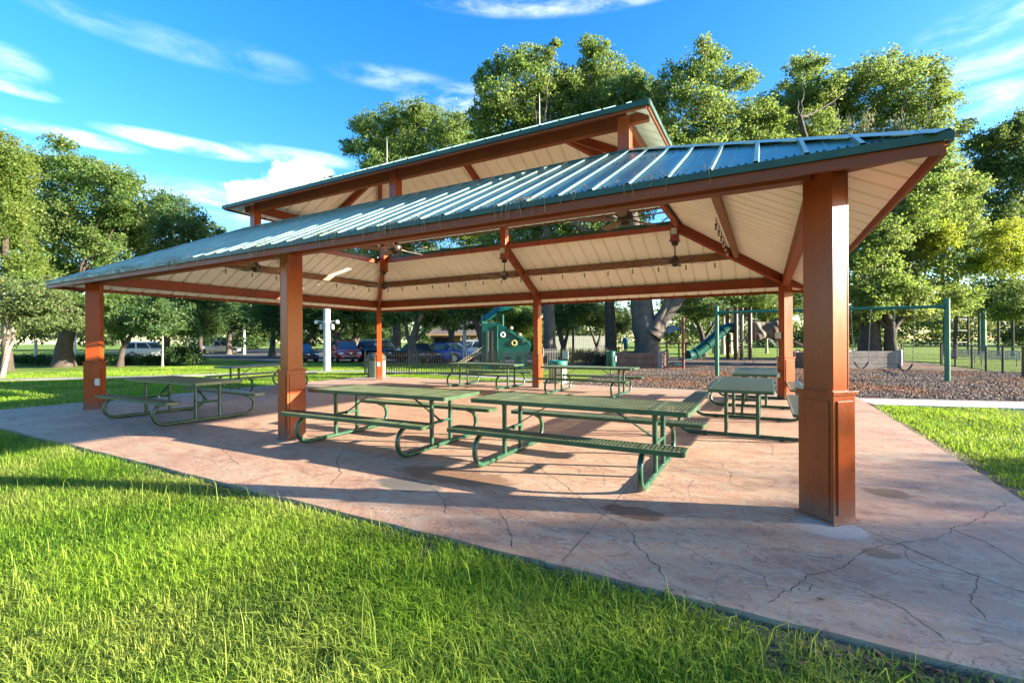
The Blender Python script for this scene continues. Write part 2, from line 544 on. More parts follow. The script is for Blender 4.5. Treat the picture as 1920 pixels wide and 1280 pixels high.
for i, (c_, w, j) in enumerate([
    ([(1180, 912), (1130, 968), (1052, 1055)], .007, .001), ([(1182, 906), (1290, 842), (1330, 800)], .006, .001),
    ([(1000, 868), (1040, 900), (1075, 925), (1130, 965), (1178, 985), (1190, 1020), (1232, 1055), (1248, 1090)], .009, .02),
    ([(1900, 940), (1862, 955), (1830, 975), (1788, 990), (1755, 1010), (1690, 1018), (1645, 1024), (1612, 1040), (1580, 1062), (1512, 1078), (1490, 1098), (1435, 1132)], .0075, .02),
    ([(1510, 1080), (1600, 1102), (1690, 1140), (1775, 1205)], .007, .01), ([(1600, 985), (1680, 1018), (1780, 1062), (1920, 1112)], .009, .006),
    ([(1780, 992), (1850, 1018), (1920, 1060)], .008, .006), ([(1250, 872), (1330, 898), (1420, 922), (1500, 952)], .006, .012),
    ([(1255, 980), (1340, 1005), (1450, 1030), (1580, 1052)], .006, .012), ([(930, 950), (948, 975), (962, 1010), (960, 1030)], .008, .015),
    ([(1010, 900), (1060, 935), (1105, 948)], .005, .02), ([(1650, 900), (1720, 915), (1800, 950)], .005, .012), ([(1420, 985), (1440, 1010), (1500, 1022)], .005, .018), ([(1240, 1010), (1300, 1032), (1335, 1062)], .005, .018),
    ([(1600, 850), (1660, 868), (1740, 872)], .005, .012), ([(1380, 1060), (1420, 1075), (1440, 1105)], .006, .018), ([(860, 985), (880, 1000), (920, 1008)], .005, .015), ([(1690, 1020), (1700, 1050), (1760, 1075)], .006, .02),
    ([(1840, 1080), (1820, 1120), (1860, 1170)], .006, .02), ([(1300, 900), (1290, 930), (1310, 960)], .004, .015),
    ([(642, 842), (632, 875), (640, 890), (625, 912)], .010, .02), ([(812, 918), (832, 935), (838, 965)], .008, .015),
    ([(418, 842), (430, 860), (448, 872)], .008, .02), ([(1350, 868), (1370, 890), (1368, 905)], .006, .015), ([(1440, 828), (1450, 842), (1446, 858)], .006, .015),
    ([(1130, 885), (1134, 912)], .006, .012), ([(1080, 870), (1086, 890)], .006, .012), ([(1500, 1090), (1525, 1098), (1512, 1110)], .006, .015)]):
    crack(c_, w, i, jit=j)
slab = tag(sl.build('concrete_slab', [M['slab'], M['crack']]), kind='structure')

def strip(name, pts, w, z, m, th=.1, kind='structure'):
    """ribbon of paving along a polyline, w wide, th thick, top at z"""
    b = MB()
    L, R2 = [], []
    P = [Vector((x, y, 0)) for x, y in pts]
    for i, q in enumerate(P):
        d = (P[min(i + 1, len(P) - 1)] - P[max(0, i - 1)]).normalized()
        nr = Vector((-d.y, d.x, 0))
        L.append(q + nr * w / 2)
        R2.append(q - nr * w / 2)
    b.prism([(v.x, v.y) for v in R2] + [(v.x, v.y) for v in reversed(L)], z - th, z)
    return tag(b.build(name, m), kind=kind)
strip('footpath', [(-75, -7), (-48, -.5), (-36, 3.2), (-29.5, 6.2), (-25.8, 9.6), (-23.2, 13.4), (-21, 16.4), (-18.6, 18.1), (-14, 17.9), (-9.5, 16.85), (-6.4, 16.15)], 1.0, -.025, M['oldpath'])
strip('footpath', [(2.11, 14.25), (3.6, 14.62), (6, 15.2), (12, 16.6), (30, 21)], 1.25, -.02, M['path'])
mul = MB()
mul.prism([(-6.4, 15.3), (2.0, 15.07), (2.2, 15.05), (12, 17.3), (30, 21.7), (30, 26), (9.3, 26.5), (9.2, 42), (-6.5, 46), (-14.5, 43), (-11, 26.5), (-6.6, 25.6)], -.3, -.03)
tag(mul.build('mulch_bed', M['mulch']), kind='structure')
rd = MB()
rd.prism([(-120, 42), (-62, 31), (-48, 26.6), (-38.5, 24.2), (-30, 20.8), (-24, 20.4), (-17.2, 24.2), (-14.5, 31.5), (-17, 42), (-60, 60), (-120, 75)], -.3, -.045)
tag(rd.build('car_park', M['asphalt']), kind='structure')

# bare soil along the near and right slab edges
def soil_edge(p0, p1, nrm, wmin, wmax, name):
    b = MB()
    p0, p1, nrm = Vector(p0), Vector(p1), Vector(nrm)
    n = int((p1 - p0).length / .12)
    top, bot = [], []
    for i in range(n + 1):
        q = p0.lerp(p1, i / n)
        w = wmin + (wmax - wmin) * (i / n) ** 1.6
        w *= random.uniform(.55, 1.2)
        top.append((q.x, q.y, -.03))
        bot.append((q.x + nrm.x * w, q.y + nrm.y * w, -.052))
    k = n + 1
    b.add(top + bot, [(i, i + 1, k + i + 1, k + i) for i in range(n)])
    return tag(b.build(name, M['soil']), kind='structure')
soil_edge((-12, SY0 - .012, 0), (SX1 + .1, SY0 - .012, 0), (0, -1, 0), .06, .75, 'soil')
soil_edge((SX1 + .012, 13.4, 0), (SX1 + .012, SY0 - .3, 0), (1, 0, 0), .15, .42, 'soil')

# ------------------------------------------------------------------ pavilion
PC = Vector((-6.575, 9.22, 0))
pav = thing('picnic_pavilion', 'open picnic pavilion with brown posts, cream ceiling and two tiered green metal roof', 'pavilion', PC)
AX, CX, BX = .445, -13.6, -6.57
NY, FY = 4.735, 13.71
EX0, EX1, EY0, EY1 = -14.23, 1.08, 4.10, 14.34       # lower eave
EZ, S = 2.87, .52
RUN = 2.80
UX0, UX1, UY0, UY1 = -11.72, -1.42, 6.58, 11.86      # upper eave
UZ = 4.86
CPX = (-11.1, -6.5, -1.87)
CPY = (7.02, 11.42)

def rot45(dx, dy):
    a = math.atan2(dy, dx)
    return Matrix.Rotation(a, 3, 'Z')
post_objs = []
def make_post(x, y, rot, top=3.04):
    """long side of the section along local x"""
    b = MB()
    c = Vector((x, y, 0))
    b.box(c + Vector((0, 0, (1.07 + top) / 2)), (.268, .178, top - 1.07), rot)
    for sx in (-1, 1):     # folded seams of the steel wrap
        for sy in (-1, 1):
            b.box(c + rot @ Vector((sx * .1355, sy * .080, (1.09 + top) / 2)), (.004, .012, top - 1.1), rot)
    o = b.build('post', M['red'], pav, bevel=.004, off=PC)
    q = MB()
    q.box(c + Vector((0, 0, .53)), (.325, .235, 1.04), rot)
    for sx in (-1, 1):
        q.box(c + rot @ Vector((sx * .168, 0, .535)), (.013, .165, .93), rot)
    for sy in (-1, 1):
        q.box(c + rot @ Vector((0, sy * .123, .535)), (.255, .013, .93), rot)
    q.box(c + Vector((0, 0, 1.058)), (.352, .262, .02), rot)
    q.box(c + Vector((0, 0, 1.074)), (.366, .276, .012), rot)
    q.box(c + Vector((0, 0, .009)), (.37, .285, .018), rot)
    q.build('pedestal', M['red'], o, bevel=.003, off=PC)
    return o
pA = make_post(AX, NY, rot45(-1, 1))
pB = make_post(BX, NY, rot45(0, 1))
pC = make_post(CX, NY, rot45(1, 1))
pD = make_post(CX, FY, rot45(1, -1))
pE = make_post(BX, FY, rot45(0, 1))
pF = make_post(AX, FY, rot45(-1, -1))
# boxes fixed to posts
def fixbox(par, c, s, m=None, name='outlet_box', rot=None):
    b = MB()
    b.box(Vector(c), s, rot)
    b.box(Vector(c) + Vector((0, -s[1] * .5 - .003, 0)), (s[0] * .7, .008, s[2] * .7), rot)
    b.build(name, m or M['greypaint'], par, bevel=.004, off=PC)
fixbox(pF, (AX - .17, FY - .10, 1.62), (.13, .07, .16), rot=rot45(-1, 1))
fixbox(pF, (AX - .17, FY - .12, .62), (.09, .06, .14), rot=rot45(-1, 1))
fixbox(pD, (CX + .13, FY - .17, .62), (.11, .05, .16), rot=rot45(1, 1))
fixbox(pC, (CX + .20, NY - .02, .62), (.07, .06, .16), rot=rot45(1, 1))
# conduit on post F
cb = MB()
cb.tube([(AX - .19, FY - .05, .06), (AX - .19, FY - .05, 1.5)], .012, 6)
cb.build('conduit', M['greypaint'], pF, off=PC)

# perimeter beams
def beam(p0, p1, w, h, name='beam', m='redbeam', up=(0, 0, 1), par=None):
    b = MB()
    b.beam(p0, p1, w, h, up)
    return b.build(name, M[m], par or pav, bevel=.004, off=PC)
BZ, BH = 2.98, .23
for y in (NY, FY):
    beam((CX + .10, y, BZ), (BX - .10, y, BZ), .14, BH)
    beam((BX + .10, y, BZ), (AX - .10, y, BZ), .14, BH)
for x in (CX, AX):
    beam((x, NY + .12, BZ), (x, FY - .12, BZ), .14, BH)
def zsof(t_):    # underside of lower roof at run t from the eave
    return EZ - .085 + S * t_
# hip rafters from eave corner up to clerestory post, and mid rafters
for (ex, ey, cx, cy) in ((EX0, EY0, CPX[0], CPY[0]), (EX1, EY0, CPX[2], CPY[0]), (EX0, EY1, CPX[0], CPY[1]), (EX1, EY1, CPX[2], CPY[1])):
    run = abs(cx - ex)
    sx, sy = (1 if cx > ex else -1), (1 if cy > ey else -1)
    t0 = .62
    p0 = Vector((ex + sx * t0, ey + sy * t0, zsof(t0) - .12))
    p1 = Vector((ex + sx * run, ey + sy * abs(cy - ey), zsof(run) - .12))
    b = MB()
    b.beam(p0, p1, .13, .20)
    hr = b.build('hip_rafter', M['redbeam'], pav, bevel=.004, off=PC)
    b = MB()      # tapering tail that carries the eave corner
    q = Vector((-sy, sx, 0)).normalized() * .065
    t1, t2 = .07, .615
    a1 = Vector((ex + sx * t1, ey + sy * t1, 0)); a2 = Vector((ex + sx * t2, ey + sy * t2, 0))
    vs = []
    for a_, zt_, dep in ((a1, zsof(t1), .035), (a2, zsof(t2), .215)):
        for sg in (-1, 1):
            vs += [a_ + q * sg + Vector((0, 0, zt_ - .005)), a_ + q * sg + Vector((0, 0, zt_ - dep))]
    b.add(vs, [(0, 1, 3, 2), (4, 6, 7, 5), (0, 2, 6, 4), (1, 5, 7, 3), (0, 4, 5, 1), (2, 3, 7, 6)])
    b.build('rafter_tail', M['redbeam'], hr, off=PC)
for (ey, cy, sy) in ((EY0, CPY[0], 1), (EY1, CPY[1], -1)):
    run = abs(cy - ey)
    t0 = .75
    beam((BX, ey + sy * t0, zsof(t0) - .115), (CPX[1], cy - sy * .09, zsof(run - .09) - .115), .13, .20, 'rafter')
# timber purlins at mid slope
TP = 1.70
zp = zsof(TP) - .085
for y, sy in ((EY0 + TP, 1), (EY1 - TP, -1)):
    for xa, xb in ((EX0 + TP + .1, BX - .08), (BX + .08, EX1 - TP - .1)):
        beam((xa, y, zp), (xb, y, zp), .10, .16, 'purlin', 'wood')
for x in (EX0 + TP, EX1 - TP):
    beam((x, EY0 + TP + .1, zp), (x, EY1 - TP - .1, zp), .10, .16, 'purlin', 'wood')

def slope_sheet(x0, x1, y0, y1, z0, run, s, prof, side, off_n, phase=0.0, t0=0.0):
    """corrugated sheet over one side of a hip roof; prof: list of (u offset, normal offset) in one pitch; returns builder"""
    b = MB()
    pitch = prof[-1][0]
    if side in 'NF':
        a0, a1 = x0, x1
    else:
        a0, a1 = y0, y1
    us = []
    k = math.floor((a0 - phase) / pitch) - 1
    while phase + k * pitch < a1 + pitch:
        for (u, n) in prof[:-1]:
            us.append((phase + k * pitch + u, n))
        k += 1
    us.append((a0, None)); us.append((a1, None)); us.append((a0 + run, None)); us.append((a1 - run, None))
    base = sorted([q for q in us if q[1] is not None])
    def nval(u):
        for (ua, na), (ub, nb) in zip(base[:-1], base[1:]):
            if ua <= u <= ub:
                return na + (nb - na) * ((u - ua) / (ub - ua) if ub > ua else 0)
        return 0
    pts = sorted(set([(u, n if n is not None else nval(u)) for (u, n) in us if a0 - 1e-6 <= u <= a1 + 1e-6]))
    ca = 1 / math.sqrt(1 + s * s)
    def world(u, t_, n):
        z = z0 + s * t_ + off_n + n * ca
        h = -n * s * ca
        if side == 'N': return (u, y0 + t_ + h, z)
        if side == 'F': return (u, y1 - t_ - h, z)
        if side == 'L': return (x0 + t_ + h, u, z)
        return (x1 - t_ - h, u, z)
    cols = []
    for u, n in pts:
        tm = max(0.0, min(run, u - a0, a1 - u))
        cols.append((world(u, min(t0, tm), n), world(u, tm, n)))
    for (p, q), (p2, q2) in zip(cols[:-1], cols[1:]):
        b.add([p, p2, q2, q], [(0, 1, 2, 3)])
    return b
rib = [(0, 0), (.012, .032), (.042, .032), (.054, 0), (.165, .0), (.172, .006), (.182, .006), (.189, 0), (.337, 0)]
grv = [(0, 0), (.010, .024), (.016, .024), (.024, 0), (.030, 0), (.040, .024), (.046, .024), (.056, 0), (.337, 0)]
for side in 'NFLR':
    b = slope_sheet(EX0, EX1, EY0, EY1, EZ, RUN, S, rib, side, 0.0, -1.10 if side in 'NF' else 4.2)
    if side == 'N':      # screw heads in rows near the eave and mid slope
        u = EX0 + .4
        ca = 1 / math.sqrt(1 + S * S)
        rm = Matrix.Rotation(math.atan(S), 3, 'X')
        k = math.floor((EX0 + 1.10) / .337)
        while -1.10 + k * .337 < EX1:
            for du in (.10, .145, .235, .29):
                for t_ in (.12, 1.65):
                    x = -1.10 + k * .337 + du
                    if min(x - EX0, EX1 - x) > t_ + .05:
                        b.box((x, EY0 + t_, EZ + S * t_ + .006), (.014, .014, .008), rm, mi=1)
            k += 1
    b.build('roof_sheet', [M['roof'], M['rubber']], pav, off=PC)
    slope_sheet(EX0, EX1, EY0, EY1, EZ, RUN, S, grv, side, -.075, -1.05 if side in 'NF' else 4.2, .045).build('ceiling_sheet', M['cream'], pav, off=PC)
# fascia: green drip trim over a brown board, along each eave
def fascia(x0, x1, y0, y1, z, hg, hr, par):
    for (p0, p1, nx, ny) in (((x0, y0), (x1, y0), 0, -1), ((x0, y1), (x1, y1), 0, 1), ((x0, y0), (x0, y1), -1, 0), ((x1, y0), (x1, y1), 1, 0)):
        b = MB()
        e = .012
        if nx == 0:
            b.beam((p0[0] - e, p0[1] + ny * .012, z - hg / 2), (p1[0] + e, p1[1] + ny * .012, z - hg / 2), .022, hg)
        else:
            b.beam((p0[0] + nx * .012, p0[1] - e + .02, z - hg / 2), (p1[0] + nx * .012, p1[1] + e - .02, z - hg / 2), .022, hg)
        b.build('drip_trim', M['trim'], par, off=PC)
        b = MB()
        q = .03
        if nx == 0:
            b.beam((p0[0] + q, p0[1] - ny * .022, z - hg - hr / 2 + .02), (p1[0] - q, p1[1] - ny * .022, z - hg - hr / 2 + .02), .03, hr)
        else:
            b.beam((p0[0] - nx * .022, p0[1] + q + .02, z - hg - hr / 2 + .02), (p1[0] - nx * .022, p1[1] - q - .02, z - hg - hr / 2 + .02), .03, hr)
        b.build('fascia_board', M['redbeam'], par, off=PC)
fascia(EX0, EX1, EY0, EY1, EZ + .012, .058, .10, pav)
# hip caps
for (ex, ey, sx, sy) in ((EX0, EY0, 1, 1), (EX1, EY0, -1, 1), (EX0, EY1, 1, -1), (EX1, EY1, -1, -1)):
    b = MB()
    p0 = Vector((ex, ey, EZ + .035))
    p1 = Vector((ex + sx * RUN, ey + sy * RUN, EZ + S * RUN + .035))
    d = (p1 - p0).normalized()
    sd = d.cross(Vector((0, 0, 1))).normalized()
    w = .13
    dz = S * w / math.sqrt(2)
    rr = [p0, p0 + sd * w - Vector((0, 0, dz)), p0 - sd * w - Vector((0, 0, dz)), p1, p1 + sd * w - Vector((0, 0, dz)), p1 - sd * w - Vector((0, 0, dz))]
    b.add(rr, [(0, 1, 4, 3), (0, 3, 5, 2)])
    b.build('hip_cap', M['roof'], pav, off=PC)
# curb trim round the clerestory opening
ox0, ox1, oy0, oy1 = EX0 + RUN, EX1 - RUN, EY0 + RUN, EY1 - RUN
oz = EZ + S * RUN
for (p0, p1) in (((ox0, oy0), (ox1, oy0)), ((ox0, oy1), (ox1, oy1)), ((ox0, oy0 + .03), (ox0, oy1 - .03)), ((ox1, oy0 + .03), (ox1, oy1 - .03))):
    b = MB()
    b.beam((*p0, oz - .035), (*p1, oz - .035), .05, .13)
    b.build('opening_trim', M['trim'], pav, off=PC)
    b = MB()
    ins = .06
    q0 = Vector((*p0, 0)); q1 = Vector((*p1, 0))
    cdir = (Vector((PC.x, PC.y, 0)) - (q0 + q1) / 2)
    nd = Vector((0, 1 if cdir.y > 0 else -1, 0)) if abs(q0.y - q1.y) < .01 else Vector((1 if cdir.x > 0 else -1, 0, 0))
    tdir = (q1 - q0).normalized()
    b.beam(q0 + nd * .065 + tdir * .12 + Vector((0, 0, oz - .14)), q1 + nd * .065 - tdir * .12 + Vector((0, 0, oz - .14)), .07, .12)
    b.build('opening_beam', M['red'], pav, bevel=.003, off=PC)
# clerestory posts and upper frame
for x in CPX:
    for y in CPY:
        b = MB()
        b.box((x, y, 4.38), (.18, .18, 1.02))
        b.box((x, y, 3.855), (.21, .21, .05))
        co = b.build('clerestory_post', M['red'], pav, bevel=.004, off=PC)
        if y > 10 and x > -8:
            fixbox(co, (x, y - .115, 4.06), (.12, .05, .14))
uz = 4.83
for y in CPY:
    for xa, xb in ((CPX[0] + .09, CPX[1] - .09), (CPX[1] + .09, CPX[2] - .09)):
        beam((xa, y, uz), (xb, y, uz), .11, .19, 'upper_beam')
    for x, sx in ((CPX[0], -1), (CPX[2], 1)):
        beam((x + sx * .09, y, uz + .01), (x + sx * .36, y, uz + .01), .10, .14, 'beam_end')
for x in CPX[::2]:
    beam((x, CPY[0] + .09, uz), (x, CPY[1] - .09, uz), .11, .19, 'upper_beam')
URUN = (UY1 - UY0) / 2
rz = UZ - .085 + S * URUN
rx0, rx1, ry = UX0 + URUN, UX1 - URUN, (UY0 + UY1) / 2
beam((rx0, ry, rz - .13), (rx1, ry, rz - .13), .11, .17, 'ridge_beam')
for (ex, ey, rx) in ((UX0, UY0, rx0), (UX0, UY1, rx0), (UX1, UY0, rx1), (UX1, UY1, rx1)):
    sx, sy = (1 if rx > ex else -1), (1 if ry > ey else -1)
    beam((ex + sx * .5, ey + sy * .5, UZ - .085 + S * .5 - .09), (rx - sx * .05, ry - sy * .05, rz - .115), .11, .16, 'upper_hip_rafter')
for (ey, sy) in ((UY0, 1), (UY1, -1)):
    for x in (CPX[1], (CPX[1] + CPX[2]) / 2 + .6):
        if x < rx1:
            beam((x, ey + sy * .5, UZ - .085 + S * .5 - .09), (x, ry - sy * .06, rz - .115), .10, .16, 'upper_rafter')
for (ex, rx, sx) in ((UX0, rx0, 1), (UX1, rx1, -1)):
    beam((ex + sx * .5, ry, UZ - .085 + S * .5 - .09), (rx - sx * .06, ry, rz - .115), .10, .16, 'upper_rafter')
for side in 'NFLR':
    slope_sheet(UX0, UX1, UY0, UY1, UZ, URUN, S, rib, side, 0.0, -1.10 if side in 'NF' else 6.6).build('upper_roof_sheet', M['roof'], pav, off=PC)
    slope_sheet(UX0, UX1, UY0, UY1, UZ, URUN, S, grv, side, -.075, -1.05 if side in 'NF' else 6.6, .045).build('upper_ceiling_sheet', M['cream'], pav, off=PC)
fascia(UX0, UX1, UY0, UY1, UZ + .012, .075, .05, pav)
# lightning rods on the ridge
for x in (rx0 + .25, rx1 - .28):
    b = MB()
    zr = UZ + S * URUN
    b.lathe([(.04, 0), (.04, .02), (.008, .05), (.006, .6), (.002, .72)], (x, ry, zr), 8)
    b.build('lightning_rod', M['steelpole'], pav, off=PC)

# debris caught on the eave
db = MB()
rr = random.Random(5)
for i in range(620):
    x = rr.uniform(EX0 + .3, -.4)
    if rr.random() < .5:
        x = rr.choice([-6.4, -3.9, -2.2, -5.0, -8.8, -12.2, -10.5]) + rr.gauss(0, .16)
    y = EY0 + abs(rr.gauss(0, .05)) - .035
    z = EZ + .03 + rr.uniform(0, .02)
    L = rr.uniform(.05, .16)
    a = rr.uniform(0, 6.28)
    droop = rr.random() < .3
    q0 = Vector((x, y, z))
    q1 = q0 + Vector((math.cos(a) * L, math.sin(a) * L * .5, rr.uniform(-.01, .05)))
    if droop:
        q0 = Vector((x, EY0 - .03, EZ + .02))
        q1 = q0 + Vector((rr.uniform(-.04, .04), -.012, -rr.uniform(.06, .17)))
    db.tube([q0, (q0 + q1) / 2 + Vector((0, 0, .012)), q1], .0022, 3, caps=False)
M['straw'] = paint('dry_straw', (.30, .22, .12), .9, .3)
tag(db.build('pine_straw', M['straw']), label='dry pine straw and twigs caught along the near green eave', cat='debris', kind='stuff')
nb = MB()
for i in range(130):
    q0 = Vector((BX + rr.gauss(-.06, .09), EY0 + .38 + rr.gauss(0, .06), 2.83 + rr.gauss(0, .07)))
    q0.y = NY - .105 - abs(rr.gauss(0, .02))
    a = rr.uniform(0, 6.28)
    L = rr.uniform(.08, .22)
    q1 = q0 + Vector((math.cos(a) * L, rr.uniform(-.05, .02), math.sin(a) * L))
    nb.tube([q0, (q0 + q1) / 2 + Vector((0, -.02, 0)), q1], .0024, 3, caps=False)
tag(nb.build('bird_nest', M['straw']), label='ragged straw bird nest at the top of the middle near post', cat='nest')

# ------------------------------------------------------------------ ceiling fans under the clerestory posts
def make_fan(label):
    f = thing('ceiling_fan', label, 'fan', (0, 0, 0), 0, 'ceiling fans under the pavilion roof')
    b = MB(); b.lathe([(.035, 0), (.075, -.02), (.08, -.07), (.03, -.10)], n=16); b.build('canopy', M['bronze'], f, smooth=True)
    b = MB(); b.tube([(0, 0, -.09), (0, 0, -.34)], .014, 8); b.build('downrod', M['bronze'], f)
    b = MB(); b.lathe([(.03, -.33), (.055, -.35), (.06, -.39), (.105, -.40), (.115, -.43), (.115, -.49), (.09, -.52), (.07, -.53), (.06, -.575), (.02, -.59)], n=20)
    b.build('motor_housing', M['bronze'], f, smooth=True)
    for k in range(5):
        a = k * 2 * math.pi / 5
        rm = Matrix.Rotation(a, 3, 'Z')
        b = MB()
        tilt = Matrix.Rotation(R_(11), 3, 'X')
        ol = [(.20, -.055), (.35, -.075), (.62, -.08), (.68, -.06), (.70, 0), (.68, .06), (.62, .08), (.35, .065), (.20, .045)]
        vs = [rm @ (tilt @ Vector((x, y, z)) + Vector((0, 0, -.475))) for z in (-.005, .005) for (x, y) in ol]
        n = len(ol)
        b.add(vs, [tuple(range(n - 1, -1, -1)), tuple(range(n, 2 * n))] + [(i, (i + 1) % n, n + (i + 1) % n, n + i) for i in range(n)])
        b.beam(rm @ Vector((.09, 0, -.46)), rm @ Vector((.27, 0, -.472)), .035, .012)
        b.build('fan_blade', M['blade'], f)
    return f
fan_lab = {(2, 1): 'brown five blade ceiling fan under the far right clerestory post', (1, 1): 'brown five blade ceiling fan under the far middle clerestory post with a box above it',
           (0, 1): 'brown five blade ceiling fan by the far left corner of the pavilion ceiling', (2, 0): 'ceiling fan under the near right clerestory post, hidden by the front beam',
           (1, 0): 'ceiling fan with one blade showing just below the front beam', (0, 0): 'dark ceiling fan half hidden behind the middle near post'}
fan0 = None
for (i, j), lb in fan_lab.items():
    if fan0 is None:
        fan0 = f = make_fan(lb)
    else:
        f = copy_tree(fan0)
        f['label'] = lb
    f.location = (CPX[i], CPY[j], 3.83)
    f.rotation_euler = (0, 0, {(2, 1): .35, (1, 1): .12, (0, 1): .9, (1, 0): .2, (0, 0): .5, (2, 0): 1.1}[(i, j)])

# ------------------------------------------------------------------ string lights below the purlins
def string_lights(p0, p1, label, spacing=.70, drop=.07):
    p0, p1 = Vector(p0), Vector(p1)
    L = (p1 - p0).length
    n = int(L / spacing)
    s = thing('string_lights', label, 'lights', p0, 0, 'string lights under the purlins')
    rr = random.Random(label)
    cb = MB()
    pts = []
    bul = []
    for i in range(n + 1):
        q = p0.lerp(p1, (i + .35) / (n + .7))
        pts.append(q + Vector((0, 0, .0)))
        if i < n:
            pts.append(p0.lerp(p1, (i + .85) / (n + .7)) + Vector((0, 0, -.045 + rr.uniform(-.01, .01))))
        bul.append(q)
    cb.tube([q - p0 for q in pts], .006, 5)
    for q in bul:
        cb.tube([q - p0, q - p0 + Vector((0, 0, -drop))], .004, 4)
    cb.build('cable', M['black'], s)
    for q in bul:
        b = MB()
        o = q - p0 + Vector((0, 0, -drop))
        b.lathe([(.012, .0), (.018, -.01), (.018, -.05), (.014, -.055)], o, 8, mi=0)
        b.lathe([(.014, -.053), (.024, -.075), (.026, -.09), (.018, -.112), (.004, -.12)], o, 8, mi=1)
        b.build('light_bulb', [M['black'], M['bulb']], s)
    return s
zb = zp - .085
string_lights((EX0 + TP + .25, EY1 - TP - .06, zb), (EX1 - TP - .25, EY1 - TP - .06, zb), 'long string of small dark bulbs hanging below the far timber purlin')
string_lights((EX0 + TP + .06, EY0 + TP + .3, zb), (EX0 + TP + .06, EY1 - TP - .3, zb), 'string of small bulbs hanging below the left end purlin behind the middle post')
string_lights((EX1 - TP - .09, EY0 + TP + 2.3, zb + .02), (EX1 - TP - .09, EY1 - TP - 1.6, zb + .02), 'short string of dark bulbs beside the right end purlin near the front right post', .55, .10)
# ------------------------------------------------------------------ picnic tables
def rounded_rect(hx, hy, r, n=4):
    pts = []
    for cx, cy, a0 in ((hx - r, hy - r, 0), (-hx + r, hy - r, 90), (-hx + r, -hy + r, 180), (hx - r, -hy + r, 270)):
        for i in range(n + 1):
            a = R_(a0 + 90 * i / n)
            pts.append((cx + r * math.cos(a), cy + r * math.sin(a)))
    return pts
def slotted_panel(name, hx, hy, z, th, r, parent, yc=0.0):
    """perforated steel panel: rounded rim band, cross bars with open slots between, lengthwise ribs"""
    b = MB()
    o = rounded_rect(hx, hy, r)
    i_ = rounded_rect(hx - .028, hy - .028, max(.01, r - .02))
    n = len(o)
    vs = [(x, y + yc, zz) for zz in (z - th, z) for (x, y) in o] + [(x, y + yc, zz) for zz in (z - th, z) for (x, y) in i_]
    fs = []
    for k in range(n):
        k2 = (k + 1) % n
        fs += [(k, k2, n + k2, n + k), (n + k, n + k2, 3 * n + k2, 3 * n + k), (3 * n + k, 3 * n + k2, 2 * n + k2, 2 * n + k), (2 * n + k, 2 * n + k2, k2, k)]
    b.add(vs, fs, 1)
    x = -hx + .045
    while x < hx - .03:
        b.box((x, yc, z - .006), (.023, 2 * hy - .05, .009))
        x += .040
    ys = [-hy * .5, 0, hy * .5] if hy > .3 else [0]
    for yy in ys:
        b.box((0, yc + yy, z - .0075), (2 * hx - .05, .012, .009))
    for xx in (-.95, .95):
        b.box((xx, yc, z - .004), (.055, 2 * hy - .05, .011))
    for xx in (-hx * .5, hx * .5):
        b.box((xx, yc, z - .03), (.03, 2 * hy - .06, .03))
    return b.build(name, [M['seatgreen'], M['rimgreen']], parent)
def make_table(label):
    t = thing('picnic_table', label, 'table', (0, 0, 0), 0, 'picnic tables under the pavilion')
    slotted_panel('tabletop', 1.34, .45, .765, .05, .045, t)
    for sy in (-1, 1):
        slotted_panel('bench_seat', 1.36, .14, .462, .045, .05, t, sy * .80)
    for sx in (-1, 1):
        x = sx * .95
        # ground pipe with both ends bent up and in under the seats
        def curl(sy):
            pts = []
            r = .185
            for k in range(11):
                a = R_(-90 + 172 * k / 10)
                pts.append(Vector((x, sy * (.735 + r * math.cos(a)), .032 + r + r * math.sin(a))))
            e = pts[-1]
            pts.append(Vector((x, sy * .79, .412)))
            pts.append(Vector((x, sy * .70, .425)))
            return pts
        near = curl(-1)
        far = curl(1)
        b = MB()
        b.tube(list(reversed(near)) + [Vector((x, -.4, .032)), Vector((x, .4, .032))] + far, .030, 10)
        for sy in (-1, 1):
            b.tube([(x, sy * .50, .032), (x, sy * .56, .032)], .034, 10)      # sleeve joints
            b.box((x, sy * .79, .416), (.07, .20, .012))
        b.build('base_pipe', M['pipe'], t, smooth=True)
        for sy in (-1, 1):
            b = MB()
            b.tube([(x, sy * .22, .045), (x, sy * .22, .70)], .030, 10)
            b.tube([(x, sy * .22, .66), (x, sy * .22, .715)], [.030, .045], 10)
            b.build('leg', M['pipe'], t, smooth=True)
        b = MB()
        b.tube([(x, -.20, .36), (x, .20, .36)], .020, 8)
        b.box((x - sx * .02, 0, .36), (.05, .05, .05))
        b.build('crossbar', M['pipe'], t)
        b = MB()
        b.beam((x - sx * .02, 0, .37), (sx * .36, 0, .715), .035, .012)
        b.build('brace', M['pipe'], t)
    return t
TABLES = [
    ((-2.02, 5.42), 0.0, 'nearest green picnic table, its right end towards the big front right post'),
    ((-5.05, 5.33), .015, 'green picnic table between the middle front post and the nearest table'),
    ((-10.45, 5.03), 0.0, 'green picnic table at the left end beside the front left post'),
    ((-8.25, 13.25), -.02, 'far green picnic table before the green climber, left of the middle back post'),
    ((-4.45, 12.68), -.02, 'far green picnic table before the teal lidded bin, right of the middle back post'),
    ((-.33, 8.92), math.pi / 2, 'green picnic table seen end on at the right, its end facing the camera'),
    ((-.22, 12.62), math.pi / 2, 'green picnic table seen end on behind another, beside the back right post'),
    ((-14.55, 9.45), math.pi / 2, 'far left green picnic table seen behind the middle front post'),
]
tab0 = None
for (x, y), rz_, lb in TABLES:
    if tab0 is None:
        tab0 = o = make_table(lb)
    else:
        o = copy_tree(tab0)
        o['label'] = lb
    o.location = (x, y, 0.002)
    o.rotation_euler = (0, 0, rz_)

